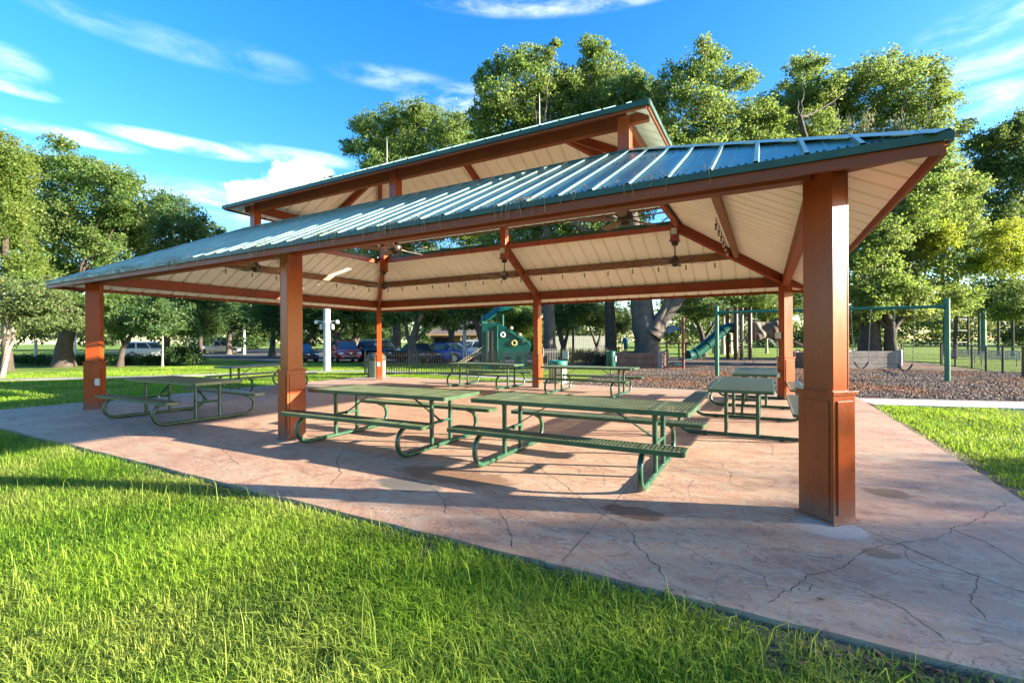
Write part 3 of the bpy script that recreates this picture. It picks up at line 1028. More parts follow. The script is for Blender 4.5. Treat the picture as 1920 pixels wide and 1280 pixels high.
# ------------------------------------------------------------------ bins
def hexbin(px, d, label):
    p = ground_at(px, d)
    t = thing('litter_bin', label, 'bin', (p.x, p.y, -.10), -.2)
    b = MB()
    n = 8
    b.lathe([(.36, 0), (.38, .03), (.38, .84), (.40, .86), (.40, .92)], n=n)
    b.build('bin_body', M['bindark'], t, bevel=.01)
    for k in range(n):
        a = (k + .5) * 2 * math.pi / n
        b = MB()
        rm = Matrix.Rotation(a, 3, 'Z')
        b.box(rm @ Vector((.353, 0, .45)), (.02, .24, .72), rm)
        b.build('side_panel', M['binpale'] if k in (0, 7, 6) else M['bindark'], t)
    b = MB()
    b.lathe([(.40, .92), (.39, .98), (.33, 1.07), (.22, 1.13), (.0, 1.15)], n=16)
    b.build('dome_lid', M['bindark'], t, smooth=True)
    return t
hexbin(706, 19.9, 'dark eight sided litter bin with a dome lid behind the back left post')
p = ground_at(1046, 17.1)
t = thing('litter_bin', 'round beige litter bin with teal lid behind the middle back post', 'bin', (p.x, p.y, -.06))
b = MB(); b.lathe([(.30, 0), (.32, .02), (.33, .66), (.34, .68)], n=28); b.build('bin_body', M['binbody'], t, smooth=True)
b = MB()
for k in range(14):
    a = k * 2 * math.pi / 14
    b.box((.333 * math.cos(a), .333 * math.sin(a), .35), (.012, .03, .56), Matrix.Rotation(a, 3, 'Z'))
b.build('slat_cladding', M['binpale'], t)
b = MB(); b.lathe([(.345, .68), (.35, .70), (.35, .80), (.33, .83), (.20, .86), (.18, .83), (.05, .82)], n=28); b.build('bin_lid', M['binlid'], t, smooth=True)
p = ground_at(1145, 20.8)
t = thing('litter_bin', 'slim green cylinder bin on a post beside the brick coloured planter', 'bin', (p.x, p.y, -.05))
b = MB(); b.tube([(0, 0, 0), (0, 0, .5)], .035, 8); b.build('post', M['playgreen'], t)
b = MB(); b.lathe([(.17, .28), (.20, .32), (.20, 1.02), (.21, 1.03), (.21, 1.08), (.17, 1.10), (.16, 1.06)], n=20); b.build('bin_body', M['playgreen'], t, smooth=True)
b = MB(); b.box((.23, 0, .75), (.03, .10, .24)); b.box((.245, 0, .8), (.01, .08, .02)); b.box((.245, 0, .7), (.01, .08, .02)); b.build('bag_dispenser', M['greypaint'], t)
p = ground_at(1173, 62)
t = thing('litter_bin', 'small green bin standing on the far sunny lawn left of the oak trunk', 'bin', (p.x, p.y, -.10))
b = MB(); b.lathe([(.12, 0), (.12, .5), (.42, .55), (.5, .75), (.5, 1.5), (.42, 1.6)], n=14); b.build('bin_body', M['playgreen'], t, smooth=True)
b = MB(); b.lathe([(.44, 1.6), (.46, 1.66), (.3, 2.0), (.05, 2.1)], n=14); b.build('bin_lid', M['playblue'], t, smooth=True)

# ------------------------------------------------------------------ poles
def pole(name, px, d, h, r0, r1, label, m, cat='pole', zb=-.1, extra=None):
    p = ground_at(px, d)
    t = thing(name, label, cat, (p.x, p.y, zb))
    b = MB(); b.tube([(0, 0, 0), (0, 0, h * .5), (0, 0, h)], [r0, (r0 + r1) / 2, r1], 12); b.build('shaft', m, t, smooth=True)
    if extra: extra(t)
    return t
def util_extra(t):
    b = MB(); b.tube([(0, 0, 2.6), (0, 0, 2.78)], .215, 12); b.build('clamp_band', M['steelpole'], t)
    for s in (-1, 1):
        b = MB()
        b.beam((s * .15, s * .08, 2.7), (s * .50, s * .27, 2.78), .05, .05)
        b.lathe([(.05, 0), (.09, -.04), (.11, -.16), (.06, -.2)], (s * .50, s * .27, 2.80), 10)
        b.build('flood_lamp', M['greypaint'], t)
        b = MB(); b.box((s * .25, s * .14, 2.45), (.16, .12, .3)); b.build('junction_box', M['greypaint'], t)
    b = MB(); b.beam((0, 0, 10.38), (.25, .14, 10.45), .05, .05); b.box((.27, .15, 10.50), (.30, .2, .13), Matrix.Rotation(.45, 3, 'Z')); b.build('flood_lamp', M['black'], t)
pole('utility_pole', 613, 25.0, 10.5, .19, .145, 'stout pale concrete utility pole with small floodlights left of the red car', M['concpole'], extra=util_extra)
def lampextra(t):
    b = MB(); b.lathe([(.10, 0), (.22, .1), (.22, .45), (.12, .6), (.03, .66)], (0, 0, 4.15), 10); b.build('lamp_head', M['white'], t)
def cobra(t):
    b = MB(); b.tube([(0, 0, 7.2), (.3, .1, 7.5), (.9, .3, 7.6)], .06, 8); b.build('lamp_arm', M['steelpole'], t)
    b = MB(); b.box((1.1, .36, 7.58), (.6, .22, .14), Matrix.Rotation(.32, 3, 'Z')); b.build('lamp_head', M['white'], t)
pole('pole', 458, 62, 5.6, .17, .15, 'thin white pole by the car park right of the white pickup', M['white'])
pole('lamp_post', 871, 33, 2.9, .14, .13, 'pale grey post standing in front of the silver car', M['concpole'], 'lamp post', extra=lambda t: (lambda b: b.build('post_cap', M['white'], t))(MB().lathe([(.15, 0), (.17, .05), (.08, .3), (.03, .36)], (0, 0, 2.9), 10)))
pole('lamp_post', 141, 52, 7.4, .11, .08, 'tall bluish street lamp behind the far left trees', M['steelpole'], 'lamp post', extra=cobra)
def bflood(t):
    for s in (-1, 0, 1):
        b = MB(); b.beam((0, 0, 8.0), (s * .5 + .1, .35, 8.3), .05, .05); b.box((s * .5 + .1, .42, 8.35), (.4, .16, .32)); b.build('flood_lamp', M['white'], t)
pole('floodlight_pole', 1843, 52, 8.3, .30, .24, 'tall green floodlight pole rising into the trees at the far right', M['swinggreen'], 'pole', extra=bflood)
pole('marker_post', 67, 33, 1.9, .09, .09, 'short grey post standing in the far left hedge', M['concpole'], 'post')

# ------------------------------------------------------------------ fences
def picket_fence(p0, p1, label, h=1.15, zb=-.1, m='black', step=.115, posts=2.0):
    p0, p1 = Vector(p0), Vector(p1)
    L = (p1 - p0).length
    a = math.atan2(p1.y - p0.y, p1.x - p0.x)
    t = thing('picket_fence', label, 'fence', (p0.x, p0.y, zb), a)
    for z in (.12, h - .18):
        b = MB(); b.box((L / 2, 0, z), (L, .03, .035)); b.build('rail', M[m], t)
    b = MB()
    x = .06
    while x < L:
        b.box((x, 0, h / 2 + .02), (.030, .030, h - .06))
        x += step
    b.build('picket_panel', M[m], t)
    n = max(1, int(round(L / posts)))
    for k in range(n + 1):
        b = MB(); b.box((L * k / n, 0, (h + .06) / 2), (.06, .06, h + .06)); b.build('fence_post', M[m], t)
    return t
picket_fence(ground_at(684, 21.6), ground_at(1001, 23.0), 'long black metal picket fence in front of the parked cars and the green climber')
picket_fence(ground_at(1018, 25.5), ground_at(1160, 28.5), 'black metal picket fence behind the round beige bin', h=1.2)
picket_fence(ground_at(1120, 46), ground_at(1168, 47), 'tan timber picket fence in the sun behind the black fence', h=1.25, m='tan', step=.22)
# small notice board wired to the picket fence
p = ground_at(1060, 25.3)
t = thing('notice_sign', 'small grey notice sign on the black fence behind the round bin', 'sign', (p.x, p.y, .55), -.5)
b = MB(); b.box((0, 0, .2), (.50, .012, .42)); b.build('board', M['greypaint'], t)
b = MB()
for k in range(4):
    b.box((0, -.009, .33 - k * .085), (.36 - .05 * (k % 2), .004, .02))
b.build('lettering', M['meshmetal'], t)

def chain_fence(pts, h, label, zb=-.1, mesh=.16, rail=True):
    p0 = Vector(pts[0])
    t = thing('chain_link_fence', label, 'fence', (p0.x, p0.y, zb))
    w = MB()
    for a, c in zip(pts[:-1], pts[1:]):
        a, c = Vector(a) - p0, Vector(c) - p0
        L = (c - a).length
        d = (c - a) / L
        n = max(1, int(round(L / 2.6)))
        for k in range(n + 1):
            if k == 0 and a.length > .01: continue
            q = a + d * (L * k / n)
            b = MB(); b.tube([(q.x, q.y, 0), (q.x, q.y, h + .05)], .045, 7); b.build('fence_post', M['black'], t)
        for z in ((.08, h) if rail else (h,)):
            b = MB(); b.tube([(a.x, a.y, z), (c.x, c.y, z)], .024, 6); b.build('rail', M['black'], t)
        s = -h
        while s < L:
            s0, s1 = max(0, s), min(L, s + h)
            w.beam(a + d * s0 + Vector((0, 0, s0 - s)), a + d * s1 + Vector((0, 0, s1 - s)), .005, .005, up=(-d.y, d.x, 0))
            w.beam(a + d * s0 + Vector((0, 0, h - (s0 - s))), a + d * s1 + Vector((0, 0, h - (s1 - s))), .005, .005, up=(-d.y, d.x, 0))
            s += mesh
    w.build('wire_mesh', M['meshmetal'], t)
    return t
chain_fence([ground_at(1918, 18.6), ground_at(1822, 24.5), ground_at(1764, 28.5)], 1.25, 'low black chain link fence round the playground at the far right')
chain_fence([ground_at(1766, 30), ground_at(1690, 33)], 1.3, 'low chain link fence beyond the right hand swing', rail=True)
# tall backstop posts with wires
for px, dd, lab in ((1770, 46, 'black steel backstop mast directly behind the right swing post'), (1791, 47, 'thin black backstop mast just right of the swing frame'), (1815, 48, 'black backstop mast left of the green floodlight pole'),
                    (1836, 46, 'black backstop mast touching the green floodlight pole'), (1872, 44, 'black backstop mast right of the green floodlight pole'), (1899, 42, 'thick black backstop mast nearest the right edge')):
    p = ground_at(px, dd)
    b = MB(); b.tube([(0, 0, 0), (0, 0, 4.6)], .10, 8); b.tube([(0, 0, 4.6), (0, 0, 4.66)], [.12, .05], 8)
    o = b.build('backstop_mast', M['black'], loc=(p.x, p.y, -.1)); tag(o, lab, 'post', 'backstop masts at the ball field')
b = MB()
q = [ground_at(px, dd) for px, dd in ((1770, 46), (1791, 47), (1815, 48), (1836, 46), (1872, 44), (1899, 42), (1940, 39))]
for z in (1.2, 2.4, 3.6, 4.4):
    b.tube([(v.x, v.y, z) for v in q], .02, 5)
b.build('backstop_cable', M['meshmetal'])
tag(D.objects['backstop_cable'], 'horizontal wires strung between the tall black masts at the ball field', 'wires')
# mesh benches beyond the fence
def mesh_bench(px, d, label, flip=1):
    p = ground_at(px, d)
    t = thing('park_bench', label, 'bench', (p.x, p.y, -.1), -.35)
    b = MB()
    for k in range(24):
        b.box((-.8 + k * 1.6 / 23, 0, .45), (.045, .42, .012))
    for y in (-.2, 0, .2):
        b.box((0, y, .45), (1.66, .025, .02))
    b.build('seat', M['benchmesh'], t)
    b = MB()
    rm = Matrix.Rotation(-.22, 3, 'X')
    for k in range(24):
        b.box(Vector((-.8 + k * 1.6 / 23, .26, .72)), (.045, .012, .46), rm)
    for z in (.50, .70, .90):
        b.box((0, .26 + (z - .7) * .22, z), (1.66, .02, .025))
    b.build('backrest', M['benchmesh'], t)
    for s in (-1, 1):
        for y in (-.18, .2):
            b = MB(); b.tube([(s * .7, y, 0), (s * .7, y, .45)], .025, 6); b.build('leg', M['black'], t)
    return t
mesh_bench(1800, 30.5, 'grey mesh bench behind the low fence, nearer the swing post')
mesh_bench(1873, 26.5, 'grey mesh bench behind the low fence, nearer the right edge')
# pale far boundary fence
p0, p1 = ground_at(1030, 78), ground_at(1150, 78)
t = thing('boundary_fence', 'pale grey boundary fence far behind the small trees in the middle', 'fence', (p0.x, p0.y, -.1), math.atan2(p1.y - p0.y, p1.x - p0.x))
L = (p1 - p0).length
b = MB()
for k in range(int(L / .32)):
    b.box((k * .32 + .15, 0, 1.25 + .03 * (k % 3)), (.28, .03, 2.4))
b.build('panel', M['binbody'], t)
for k in range(6):
    b = MB(); b.box((L * k / 5, .06, 1.3), (.14, .1, 2.7)); b.build('fence_post', M['timbergrey'], t)

# ------------------------------------------------------------------ timber planters
def planter(pts, h, label, m, fill, zb=-.1):
    p0 = Vector((sum(q[0] for q in pts) / len(pts), sum(q[1] for q in pts) / len(pts), zb))
    t = thing('planter', label, 'planter', p0)
    n = len(pts)
    rows = 3
    for r_ in range(rows):
        b = MB()
        for k in range(n):
            a = Vector((*pts[k], 0)) - Vector((p0.x, p0.y, 0)); c = Vector((*pts[(k + 1) % n], 0)) - Vector((p0.x, p0.y, 0))
            d = (c - a).normalized()
            e = .08 if (r_ + k) % 2 else -.08
            b.beam(a - d * e + Vector((0, 0, h / rows * (r_ + .5))), c + d * e + Vector((0, 0, h / rows * (r_ + .5))), .16, h / rows - .015)
        b.build('timber_course', m, t, bevel=.012)
    for k in range(n):
        b = MB()
        a = Vector((*pts[k], 0)) - Vector((p0.x, p0.y, 0))
        b.box((a.x, a.y, h / 2 + .03), (.24, .24, h + .06))
        b.build('corner_post', M['timbergrey'], t, bevel=.015)
    b = MB()
    b.prism([(q[0] - p0.x, q[1] - p0.y) for q in pts], .05, h - .06)
    b.build('soil_fill', M['soil'], t)
    return t
def PXY(px, d):
    q = ground_at(px, d)
    return (q.x, q.y)
planter([PXY(1154, 26.8), PXY(1238, 25.6), PXY(1250, 30.5), PXY(1172, 31.8)], .92, 'low timber planter box round the foot of the big oak', M['timber'], None)
planter([PXY(1585, 24.4), PXY(1684, 24.3), PXY(1690, 29), PXY(1600, 29.5)], 1.0, 'grey timber planter round two trunks behind the swings', M['timbergrey'], None)
planter([PXY(1486, 27.4), PXY(1560, 27.0), PXY(1566, 30), PXY(1496, 30.5)], .9, 'brown timber planter seen between the two right hand posts', M['timber'], None)

# ------------------------------------------------------------------ swing set
pl, pr_ = ground_at(1344, 19.7), ground_at(1776, 16.6)
L = (pr_ - pl).length
sa = math.atan2(pr_.y - pl.y, pr_.x - pl.x)
t = thing('swing_set', 'long green steel swing frame with a single top beam on tall posts', 'swing frame', (pl.x, pl.y, -.06), sa)
for x in (0, L):
    b = MB(); b.tube([(x, 0, 0), (x, 0, 2.98)], .082, 14); b.lathe([(.088, 2.98), (.088, 3.0), (.05, 3.04), (.0, 3.05)], (x, 0, 0), 14); b.build('post', M['swinggreen'], t, smooth=True)
b = MB(); b.tube([(.08, 0, 2.74), (L - .08, 0, 2.74)], .058, 12); b.build('top_beam', M['swinggreen'], t, smooth=True)
for x in (.02, L - .02):
    b = MB(); b.tube([(x + (.06 if x < 1 else -.20), 0, 2.74), (x + (.20 if x < 1 else -.06), 0, 2.74)], .078, 12); b.build('beam_socket', M['swinggreen'], t)
def along(px):
    """position along the beam seen at photograph column px"""
    a = _ab(px, 640)[0]
    d1 = Vector((a * _c + _s, -a * _s + _c))
    u = Vector((math.cos(sa), math.sin(sa)))
    # pl + u s = d1 k
    det = u.x * -d1.y + d1.x * u.y
    return (-pl.x * -d1.y - d1.x * pl.y) / det if abs(det) > 1e-9 else 0
def swing(pxa, pxb, label, zseat, m='rubber'):
    xa, xb = along(pxa), along(pxb)
    o = pl + Vector((math.cos(sa), math.sin(sa), 0)) * ((xa + xb) / 2)
    t = thing('swing', label, 'swing', (o.x, o.y, 0), sa, 'swings hanging from the green frame')
    h = (xb - xa) / 2
    hs = h * .72
    for s in (-1, 1):
        b = MB()
        top = Vector((s * h, 0, 2.60)); bot = Vector((s * hs, 0, zseat + .26))
        n = 34
        for k in range(n):
            q0, q1 = top.lerp(bot, k / n), top.lerp(bot, (k + 1) / n)
            b.beam(q0, q1, .020 if k % 2 else .012, .012 if k % 2 else .020, up=(0, 1, 0))
        b.build('chain', M['chain'], t)
        b = MB(); b.box((s * h, 0, 2.64), (.04, .08, .10)); b.build('hanger', M['steelpole'], t)
    b = MB()
    pts = []
    for k in range(13):
        u = -1 + 2 * k / 12
        pts.append(Vector((u * hs, 0, zseat + .26 * u * u)))
    for q0, q1 in zip(pts[:-1], pts[1:]):
        b.beam(q0, q1, .15, .014)
    b.build('seat', M[m], t)
    return t
swing(1677, 1716, 'empty belt swing hanging lowest, nearest the right swing post', .34)
swing(1596, 1633, 'empty belt swing just right of the big front post', .40)
swing(1389, 1419, 'empty belt swing seen left of the back right post', .45)

# ------------------------------------------------------------------ green climber
p = ground_at(958, 26.5)
t = thing('play_climber', 'green play climber with round windows, sloping wall and leaf shaped canopy', 'climber', (p.x, p.y, -.1), -.5)
# local x to the right in view, y away
ax = YAW + .5
FL = t
t.rotation_euler = (0, 0, YAW)
wall = [(-1.62, 0), (-1.62, 2.62), (-1.0, 2.66), (-.55, 2.56), (.0, 2.25), (.55, 1.9), (1.05, 1.62), (1.15, 1.35), (.95, .9), (.85, .0), (.45, .0), (.30, .42), (-.15, .80), (-.6, .62), (-.75, .0)]
def plate(poly, y, th, m, name, par):
    b = MB()
    n = len(poly)
    b.prism(poly, -th / 2, th / 2, mat4=Matrix.Translation((0, y, 0)) @ Matrix.Rotation(math.pi / 2, 4, 'X'))
    return b.build(name, m, par, bevel=.02)
plate(wall, -.55, .12, M['playteal'], 'front_wall', t)
plate(wall, .75, .12, M['playteal'], 'back_wall', t)
def ring(x, z, r, m, par):
    b = MB()
    b.tube([(x + r * .75 * math.cos(k * math.pi / 9), -.63, z + r * .75 * math.sin(k * math.pi / 9)) for k in range(19)], r * .3, 8)
    b.build('porthole_ring', m, par)
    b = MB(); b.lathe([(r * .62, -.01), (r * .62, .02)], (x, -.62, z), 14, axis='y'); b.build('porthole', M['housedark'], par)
for xx in (-1.32, -1.02):
    b = MB(); b.box((xx, -.63, 1.35), (.16, .05, 1.7)); b.build('ladder_slot', M['bindark'], t, bevel=.02)
b = MB(); b.box((-.76, -.64, 1.25), (.07, .09, 2.5)); b.build('wall_rib', M['playgreen'], t, bevel=.02)
b = MB(); b.beam((-.1, -.64, 2.16), (1.0, -.64, 1.5), .08, .09, up=(0, 1, 0)); b.build('edge_rail', M['playgreen'], t, bevel=.02)
ring(-.45, 1.98, .15, M['white'], t)
ring(.18, 1.52, .17, M['yellowpaint'], t)
for (x, z) in ((.03, 2.35), (.50, 1.98), (.72, 1.62)):
    b = MB(); b.lathe([(.06, -.04), (.10, 0), (.06, .04)], (x, -.62, z), 10, axis='y'); b.build('hand_hold', M['tan'], t)
for x, y in ((-1.6, -.5), (-1.6, .7), (-.45, -.5), (-.45, .7)):
    b = MB(); b.tube([(x, y, 0), (x, y, 3.1)], .055, 8); b.build('post', M['playgreen'], t)
for x, y in ((1.35, -.4),):
    b = MB(); b.tube([(x, y, 0), (x, y, 2.15)], .07, 8); b.lathe([(.05, 2.1), (.22, 2.2), (.24, 2.26), (.05, 2.3)], (x, y, 0), 10); b.build('periscope_post', M['playgreen'], t)
b = MB()
b.box((-1.05, .1, 1.15), (1.2, 1.3, .08)); b.build('deck', M['bindark'], t)
# wavy canopy
b = MB()
NXc, NYc = 14, 8
vs = []
for i in range(NXc + 1):
    for j in range(NYc + 1):
        u, v = i / NXc * 2 - 1, j / NYc * 2 - 1
        w = 1 - .55 * u * u if u < 0 else 1 - .25 * u * u
        z = 3.55 + .42 * (1 - v * v) * (1 - .3 * u * u) + .30 * u + .25 * max(0, u - .3) + .10 * math.sin(3.4 * u + 1)
        vs.append((-.80 + u * .90, .1 + v * .95 * w, z - .42))
for zz in (0, -.05):
    o = len(b.v)
    b.add([(x, y, z + zz) for (x, y, z) in vs], [(i * (NYc + 1) + j, (i + 1) * (NYc + 1) + j, (i + 1) * (NYc + 1) + j + 1, i * (NYc + 1) + j + 1) for i in range(NXc) for j in range(NYc)])
b.build('canopy', M['playgreen'], t, smooth=True)
b = MB()
b.beam((-3.0, -.2, .28), (-1.25, -.1, 1.28), .75, .10)
b.build('ramp', M['tan'], t, bevel=.02)
for y in (-.62, .22):
    b = MB(); b.tube([(-3.0, y, .4), (-1.2, y + .05, 1.55)], .035, 6); b.build('handrail', M['tan'], t)
b = MB()
b.tube([(-2.4, -.2, 0), (-2.4, -.2, .55)], .06, 7); b.build('ramp_leg', M['playgreen'], t)

# ------------------------------------------------------------------ play tower with tube slide and rock climber
p = ground_at(1394, 36.2)
t = thing('play_tower', 'brown post play tower with a green tube slide and a hanging rock climber', 'play structure', (p.x, p.y, -.08), YAW)
for x, y in ((-.6, 0), (.5, 0), (-.6, 1.3), (.5, 1.3), (3.4, .4)):
    b = MB(); b.tube([(x, y, 0), (x, y, 4.2 if x < 1 else 3.4)], .16, 9); b.build('post', M['playbrown'], t)
b = MB(); b.box((-.05, .65, 1.55), (1.3, 1.5, .10)); b.build('deck', M['black'], t)
b = MB()
for k in range(6):
    b.tube([(-.45, -.05, .25 + k * .22), (.35, -.05, .25 + k * .22)], .03, 6)
for x in (-.45, -.05, .35):
    b.tube([(x, -.05, 0), (x, -.05, 1.5)], .03, 6)
b.build('rope_ladder', M['chain'], t)
b = MB()
for k in range(5):
    b.box((-.4 + k * .2, -.02, 1.95), (.04, .04, .7))
b.box((-.05, -.02, 2.3), (1.1, .05, .05)); b.box((-.05, -.02, 1.65), (1.1, .05, .05))
b.build('guard_panel', M['playgreen'], t)
b = MB()
pts = [(-.5, .4, 2.55), (-.95, .35, 2.6), (-1.5, .25, 2.35), (-2.3, .1, 1.72), (-3.1, -.05, 1.08), (-3.7, -.2, .62), (-4.15, -.3, .45), (-4.5, -.4, .42)]
fine = []
for a_, c_ in zip(pts[:-1], pts[1:]):
    for k in range(3):
        fine.append(Vector(a_).lerp(Vector(c_), k / 3))
fine.append(Vector(pts[-1]))
b.tube(fine, .40, 16)
b.build('tube_slide', M['playteal'], t, smooth=True)
b = MB()
for i in (6, 11, 16):
    d = (fine[i + 1] - fine[i]).normalized()
    b.tube([fine[i] - d * .05, fine[i] + d * .05], .44, 16)
b.build('slide_joint', M['playgreen'], t)
b = MB(); b.beam((-4.4, -.38, .16), (-5.1, -.55, .10), .7, .12); b.build('slide_exit', M['playteal'], t, bevel=.03)
for (x, y, z) in ((-3.4, -.1, .5), (-2.2, .1, 1.4)):
    b = MB(); b.tube([(x, y, 0), (x, y, z)], .06, 7); b.build('slide_leg', M['playbrown'], t)
# rock climber: lumpy hanging slab
b = MB()
NX, NZ = 26, 14
rr = np.random.default_rng(3)
def lump(x, z):
    return .16 * math.sin(3.1 * x + 1.3 * z) + .13 * math.sin(5.3 * z - 2.1 * x + 1) + .06 * math.sin(9 * x + 7 * z)
for side in (-1, 1):
    vs = []
    for i in range(NX + 1):
        for j in range(NZ + 1):
            u, v = i / NX, j / NZ
            x = .55 + u * 2.75
            top = 2.95 + .75 * max(0, u - .35) + .12 * math.sin(7 * u)
            bot = 1.62 - .25 * math.sin(2.5 * u * math.pi) * .5 - .55 * max(0, u - .55) + .35 * max(0, .25 - u)
            z = bot + (top - bot) * v
            th = .30 * math.sqrt(max(0, 1 - (2 * v - 1) ** 4)) * math.sqrt(max(0.02, 1 - (2 * u - 1) ** 6))
            vs.append((x, .35 + side * (th + lump(x * 1.3, z) * .55 * (th / .3)), z))
    b.add(vs, [(i * (NZ + 1) + j, (i + 1) * (NZ + 1) + j, (i + 1) * (NZ + 1) + j + 1, i * (NZ + 1) + j + 1) for i in range(NX) for j in range(NZ)])
b.build('rock_climber', M['rock'], t)
b = MB(); b.beam((4.1, .3, 1.5), (5.4, .2, .8), .5, .18); b.beam((5.4, .2, .8), (5.5, .2, .2), .2, .2); b.build('balance_log', M['tan'], t)
b = MB(); b.beam((3.9, -.3, .25), (4.9, -.4, .8), .9, .10); b.build('mini_slide', M['playteal'], t, bevel=.03)
# red pole with sail panel
p = ground_at(1281, 25.2)
t = thing('play_mast', 'red play mast with a dark blue leaf sail beside the oak planter', 'mast', (p.x, p.y, -.08), YAW)
b = MB(); b.tube([(0, 0, 0), (0, 0, 2.75)], .075, 10); b.lathe([(.09, 2.75), (.09, 2.8), (.02, 2.86)], n=10); b.build('pole', M['playred'], t, smooth=True)
plate([(-.98, 2.02), (-.75, 2.42), (-.4, 2.36), (-.02, 2.18), (-.4, 2.14), (-.72, 1.98)], 0, .05, M['playblue'], 'sail', t)
b = MB(); b.beam((0, 0, 2.2), (-.95, 0, 2.22), .04, .05); b.build('sail_arm', M['playgreen'], t)
b = MB(); b.box((-.2, .1, .28), (.5, .4, .06)); b.build('step', M['playteal'], t, bevel=.015)
# low red climbing frame behind
p = ground_at(1262, 40)
t = thing('climbing_frame', 'low red and black overhead ladder frame behind the red mast', 'climbing frame', (p.x, p.y, -.08), YAW)
for x in (-1.2, -.55, .5, 1.1):
    b = MB(); b.tube([(x, 0, 0), (x, 0, 1.45 if x > -1 else 2.1)], .07, 7); b.build('post', M['playbrown'], t)
for y in (-.25, .35):
    b = MB(); b.tube([(-1.2, y, 1.32), (1.35, y, 1.38)], .055, 7); b.build('rail', M['playred'], t)
for k in range(9):
    b = MB(); b.tube([(-1.1 + k * .3, -.25, 1.34), (-1.1 + k * .3, .35, 1.34)], .03, 6); b.build('rung', M['playred'], t)
b = MB(); b.box((-.2, 0, .42), (1.5, .5, .08)); b.build('bench_deck', M['playgreen'], t)

# ------------------------------------------------------------------ cars
def loft(b, secs, mi=0, cap=True):
    n = len(secs[0])
    vs = [q for s_ in secs for q in s_]
    fs = []
    for i in range(len(secs) - 1):
        for j in range(n - 1):
            fs.append((i * n + j, (i + 1) * n + j, (i + 1) * n + j + 1, i * n + j + 1))
    if cap:
        fs.append(tuple(range(n)))
        fs.append(tuple(reversed(range((len(secs) - 1) * n, len(secs) * n))))
    b.add(vs, fs, mi)
def make_car(kind, paintm, loc, heading, label):
    """heading: world angle of the car's forward direction; x forward, z up"""
    t = thing('parked_car' if kind != 'pickup' else 'pickup_truck', label, 'car' if kind != 'pickup' else 'truck', (loc[0], loc[1], -.045), heading)
    if kind == 'pickup':
        Lh, W, hood, roof, belt = 2.85, .98, 1.10, 1.86, 1.14
        gx = [(-.55, belt), (-.45, roof - .03), (.72, roof), (1.40, belt)]
    elif kind == 'suv':
        Lh, W, hood, roof, belt = 2.35, .93, 1.02, 1.68, 1.05
        gx = [(-2.25, belt), (-1.95, roof - .10), (-.1, roof), (.45, roof - .06), (1.15, belt)]
    else:
        Lh, W, hood, roof, belt = 2.25, .90, .92, 1.46, .96
        gx = [(-1.95, belt), (-1.2, roof - .03), (-.1, roof), (.25, roof - .04), (1.10, belt)]
    def sec(x, zb, zt, w, tw):
        # half section bottom centre -> side -> top centre, mirrored
        h = [(0, zb), (w * .86, zb), (w * .97, zb + .12), (w, zb + (zt - zb) * .45), (w * .985, zt - .10), (w * tw, zt), (0, zt + .03)]
        return [Vector((x, y, z)) for y, z in h] + [Vector((x, -y, z)) for y, z in reversed(h[:-1])]
    b = MB()
    if kind == 'pickup':
        st = [(-Lh, .52, 1.02, W * .93), (-Lh + .08, .40, 1.08, W * .97), (-1.6, .34, 1.10, W), (-.6, .34, 1.12, W), (1.2, .34, 1.13, W), (1.8, .34, 1.10, W), (2.5, .36, 1.04, W * .97), (Lh - .06, .42, .95, W * .90), (Lh, .5, .86, W * .84)]
    else:
        st = [(-Lh, .55, .92, W * .86), (-Lh + .10, .40, 1.00, W * .94), (-1.7, .28, belt, W), (-.5, .26, belt, W), (1.0, .26, belt - .01, W), (1.35, .28, hood, W), (1.9, .30, hood - .09, W * .97), (Lh - .1, .36, hood - .22, W * .88), (Lh, .45, hood - .36, W * .80)]
    loft(b, [sec(x, a, c, w, .84) for x, a, c, w in st])
    body = b.build('body', paintm, t, smooth=True)
    b = MB()
    gw0, gw1 = W * .90, W * .74
    secs = []
    gxx = gx
    def gsec(x, z):
        f = 0 if z <= belt + .01 else 1
        w = gw0 if not f else gw1
        return [Vector((x, w, belt - .02)), Vector((x, (w if f else gw0), max(z - .05, belt - .02))), Vector((x, w * .8, z)), Vector((x, -w * .8, z)), Vector((x, -(w if f else gw0), max(z - .05, belt - .02))), Vector((x, -w, belt - .02))]
    # greenhouse as a tapered solid: belt outline to roof outline
    bl = [(gx[0][0], -gw0), (gx[-1][0], -gw0 * .92), (gx[-1][0], gw0 * .92), (gx[0][0], gw0)]
    rf = [(gx[1][0], -gw1), (gx[-2][0], -gw1), (gx[-2][0], gw1), (gx[1][0], gw1)]
    vs = [Vector((x, y, belt - .03)) for x, y in bl] + [Vector((x, y, roof - .07)) for x, y in rf]
    cx = (gx[1][0] + gx[-2][0]) / 2
    crown = [Vector((gx[1][0] + .12, -gw1 * .8, roof)), Vector((gx[-2][0] - .12, -gw1 * .8, roof)), Vector((gx[-2][0] - .12, gw1 * .8, roof)), Vector((gx[1][0] + .12, gw1 * .8, roof))]
    vs += crown
    b.add(vs, [(0, 1, 5, 4), (1, 2, 6, 5), (2, 3, 7, 6), (3, 0, 4, 7), (4, 5, 9, 8), (5, 6, 10, 9), (6, 7, 11, 10), (7, 4, 8, 11), (8, 9, 10, 11)])
    b.build('cabin', paintm, t, bevel=.03)
    # glass, set just proud of the cabin
    def quad(a, c, d, e, s=.10, off=.012):
        P = [Vector(q) for q in (a, c, d, e)]
        m_ = sum(P, Vector()) / 4
        nrm = (P[1] - P[0]).cross(P[3] - P[0]).normalized()
        return [m_ + (q - m_) * (1 - s) + nrm * off for q in P]
    def glass(P, name):
        g_ = MB(); g_.add(P, [(0, 1, 2, 3)]); g_.build(name, M['glass'], t)
    glass(quad(vs[1], vs[2], vs[6], vs[5]), 'windshield')
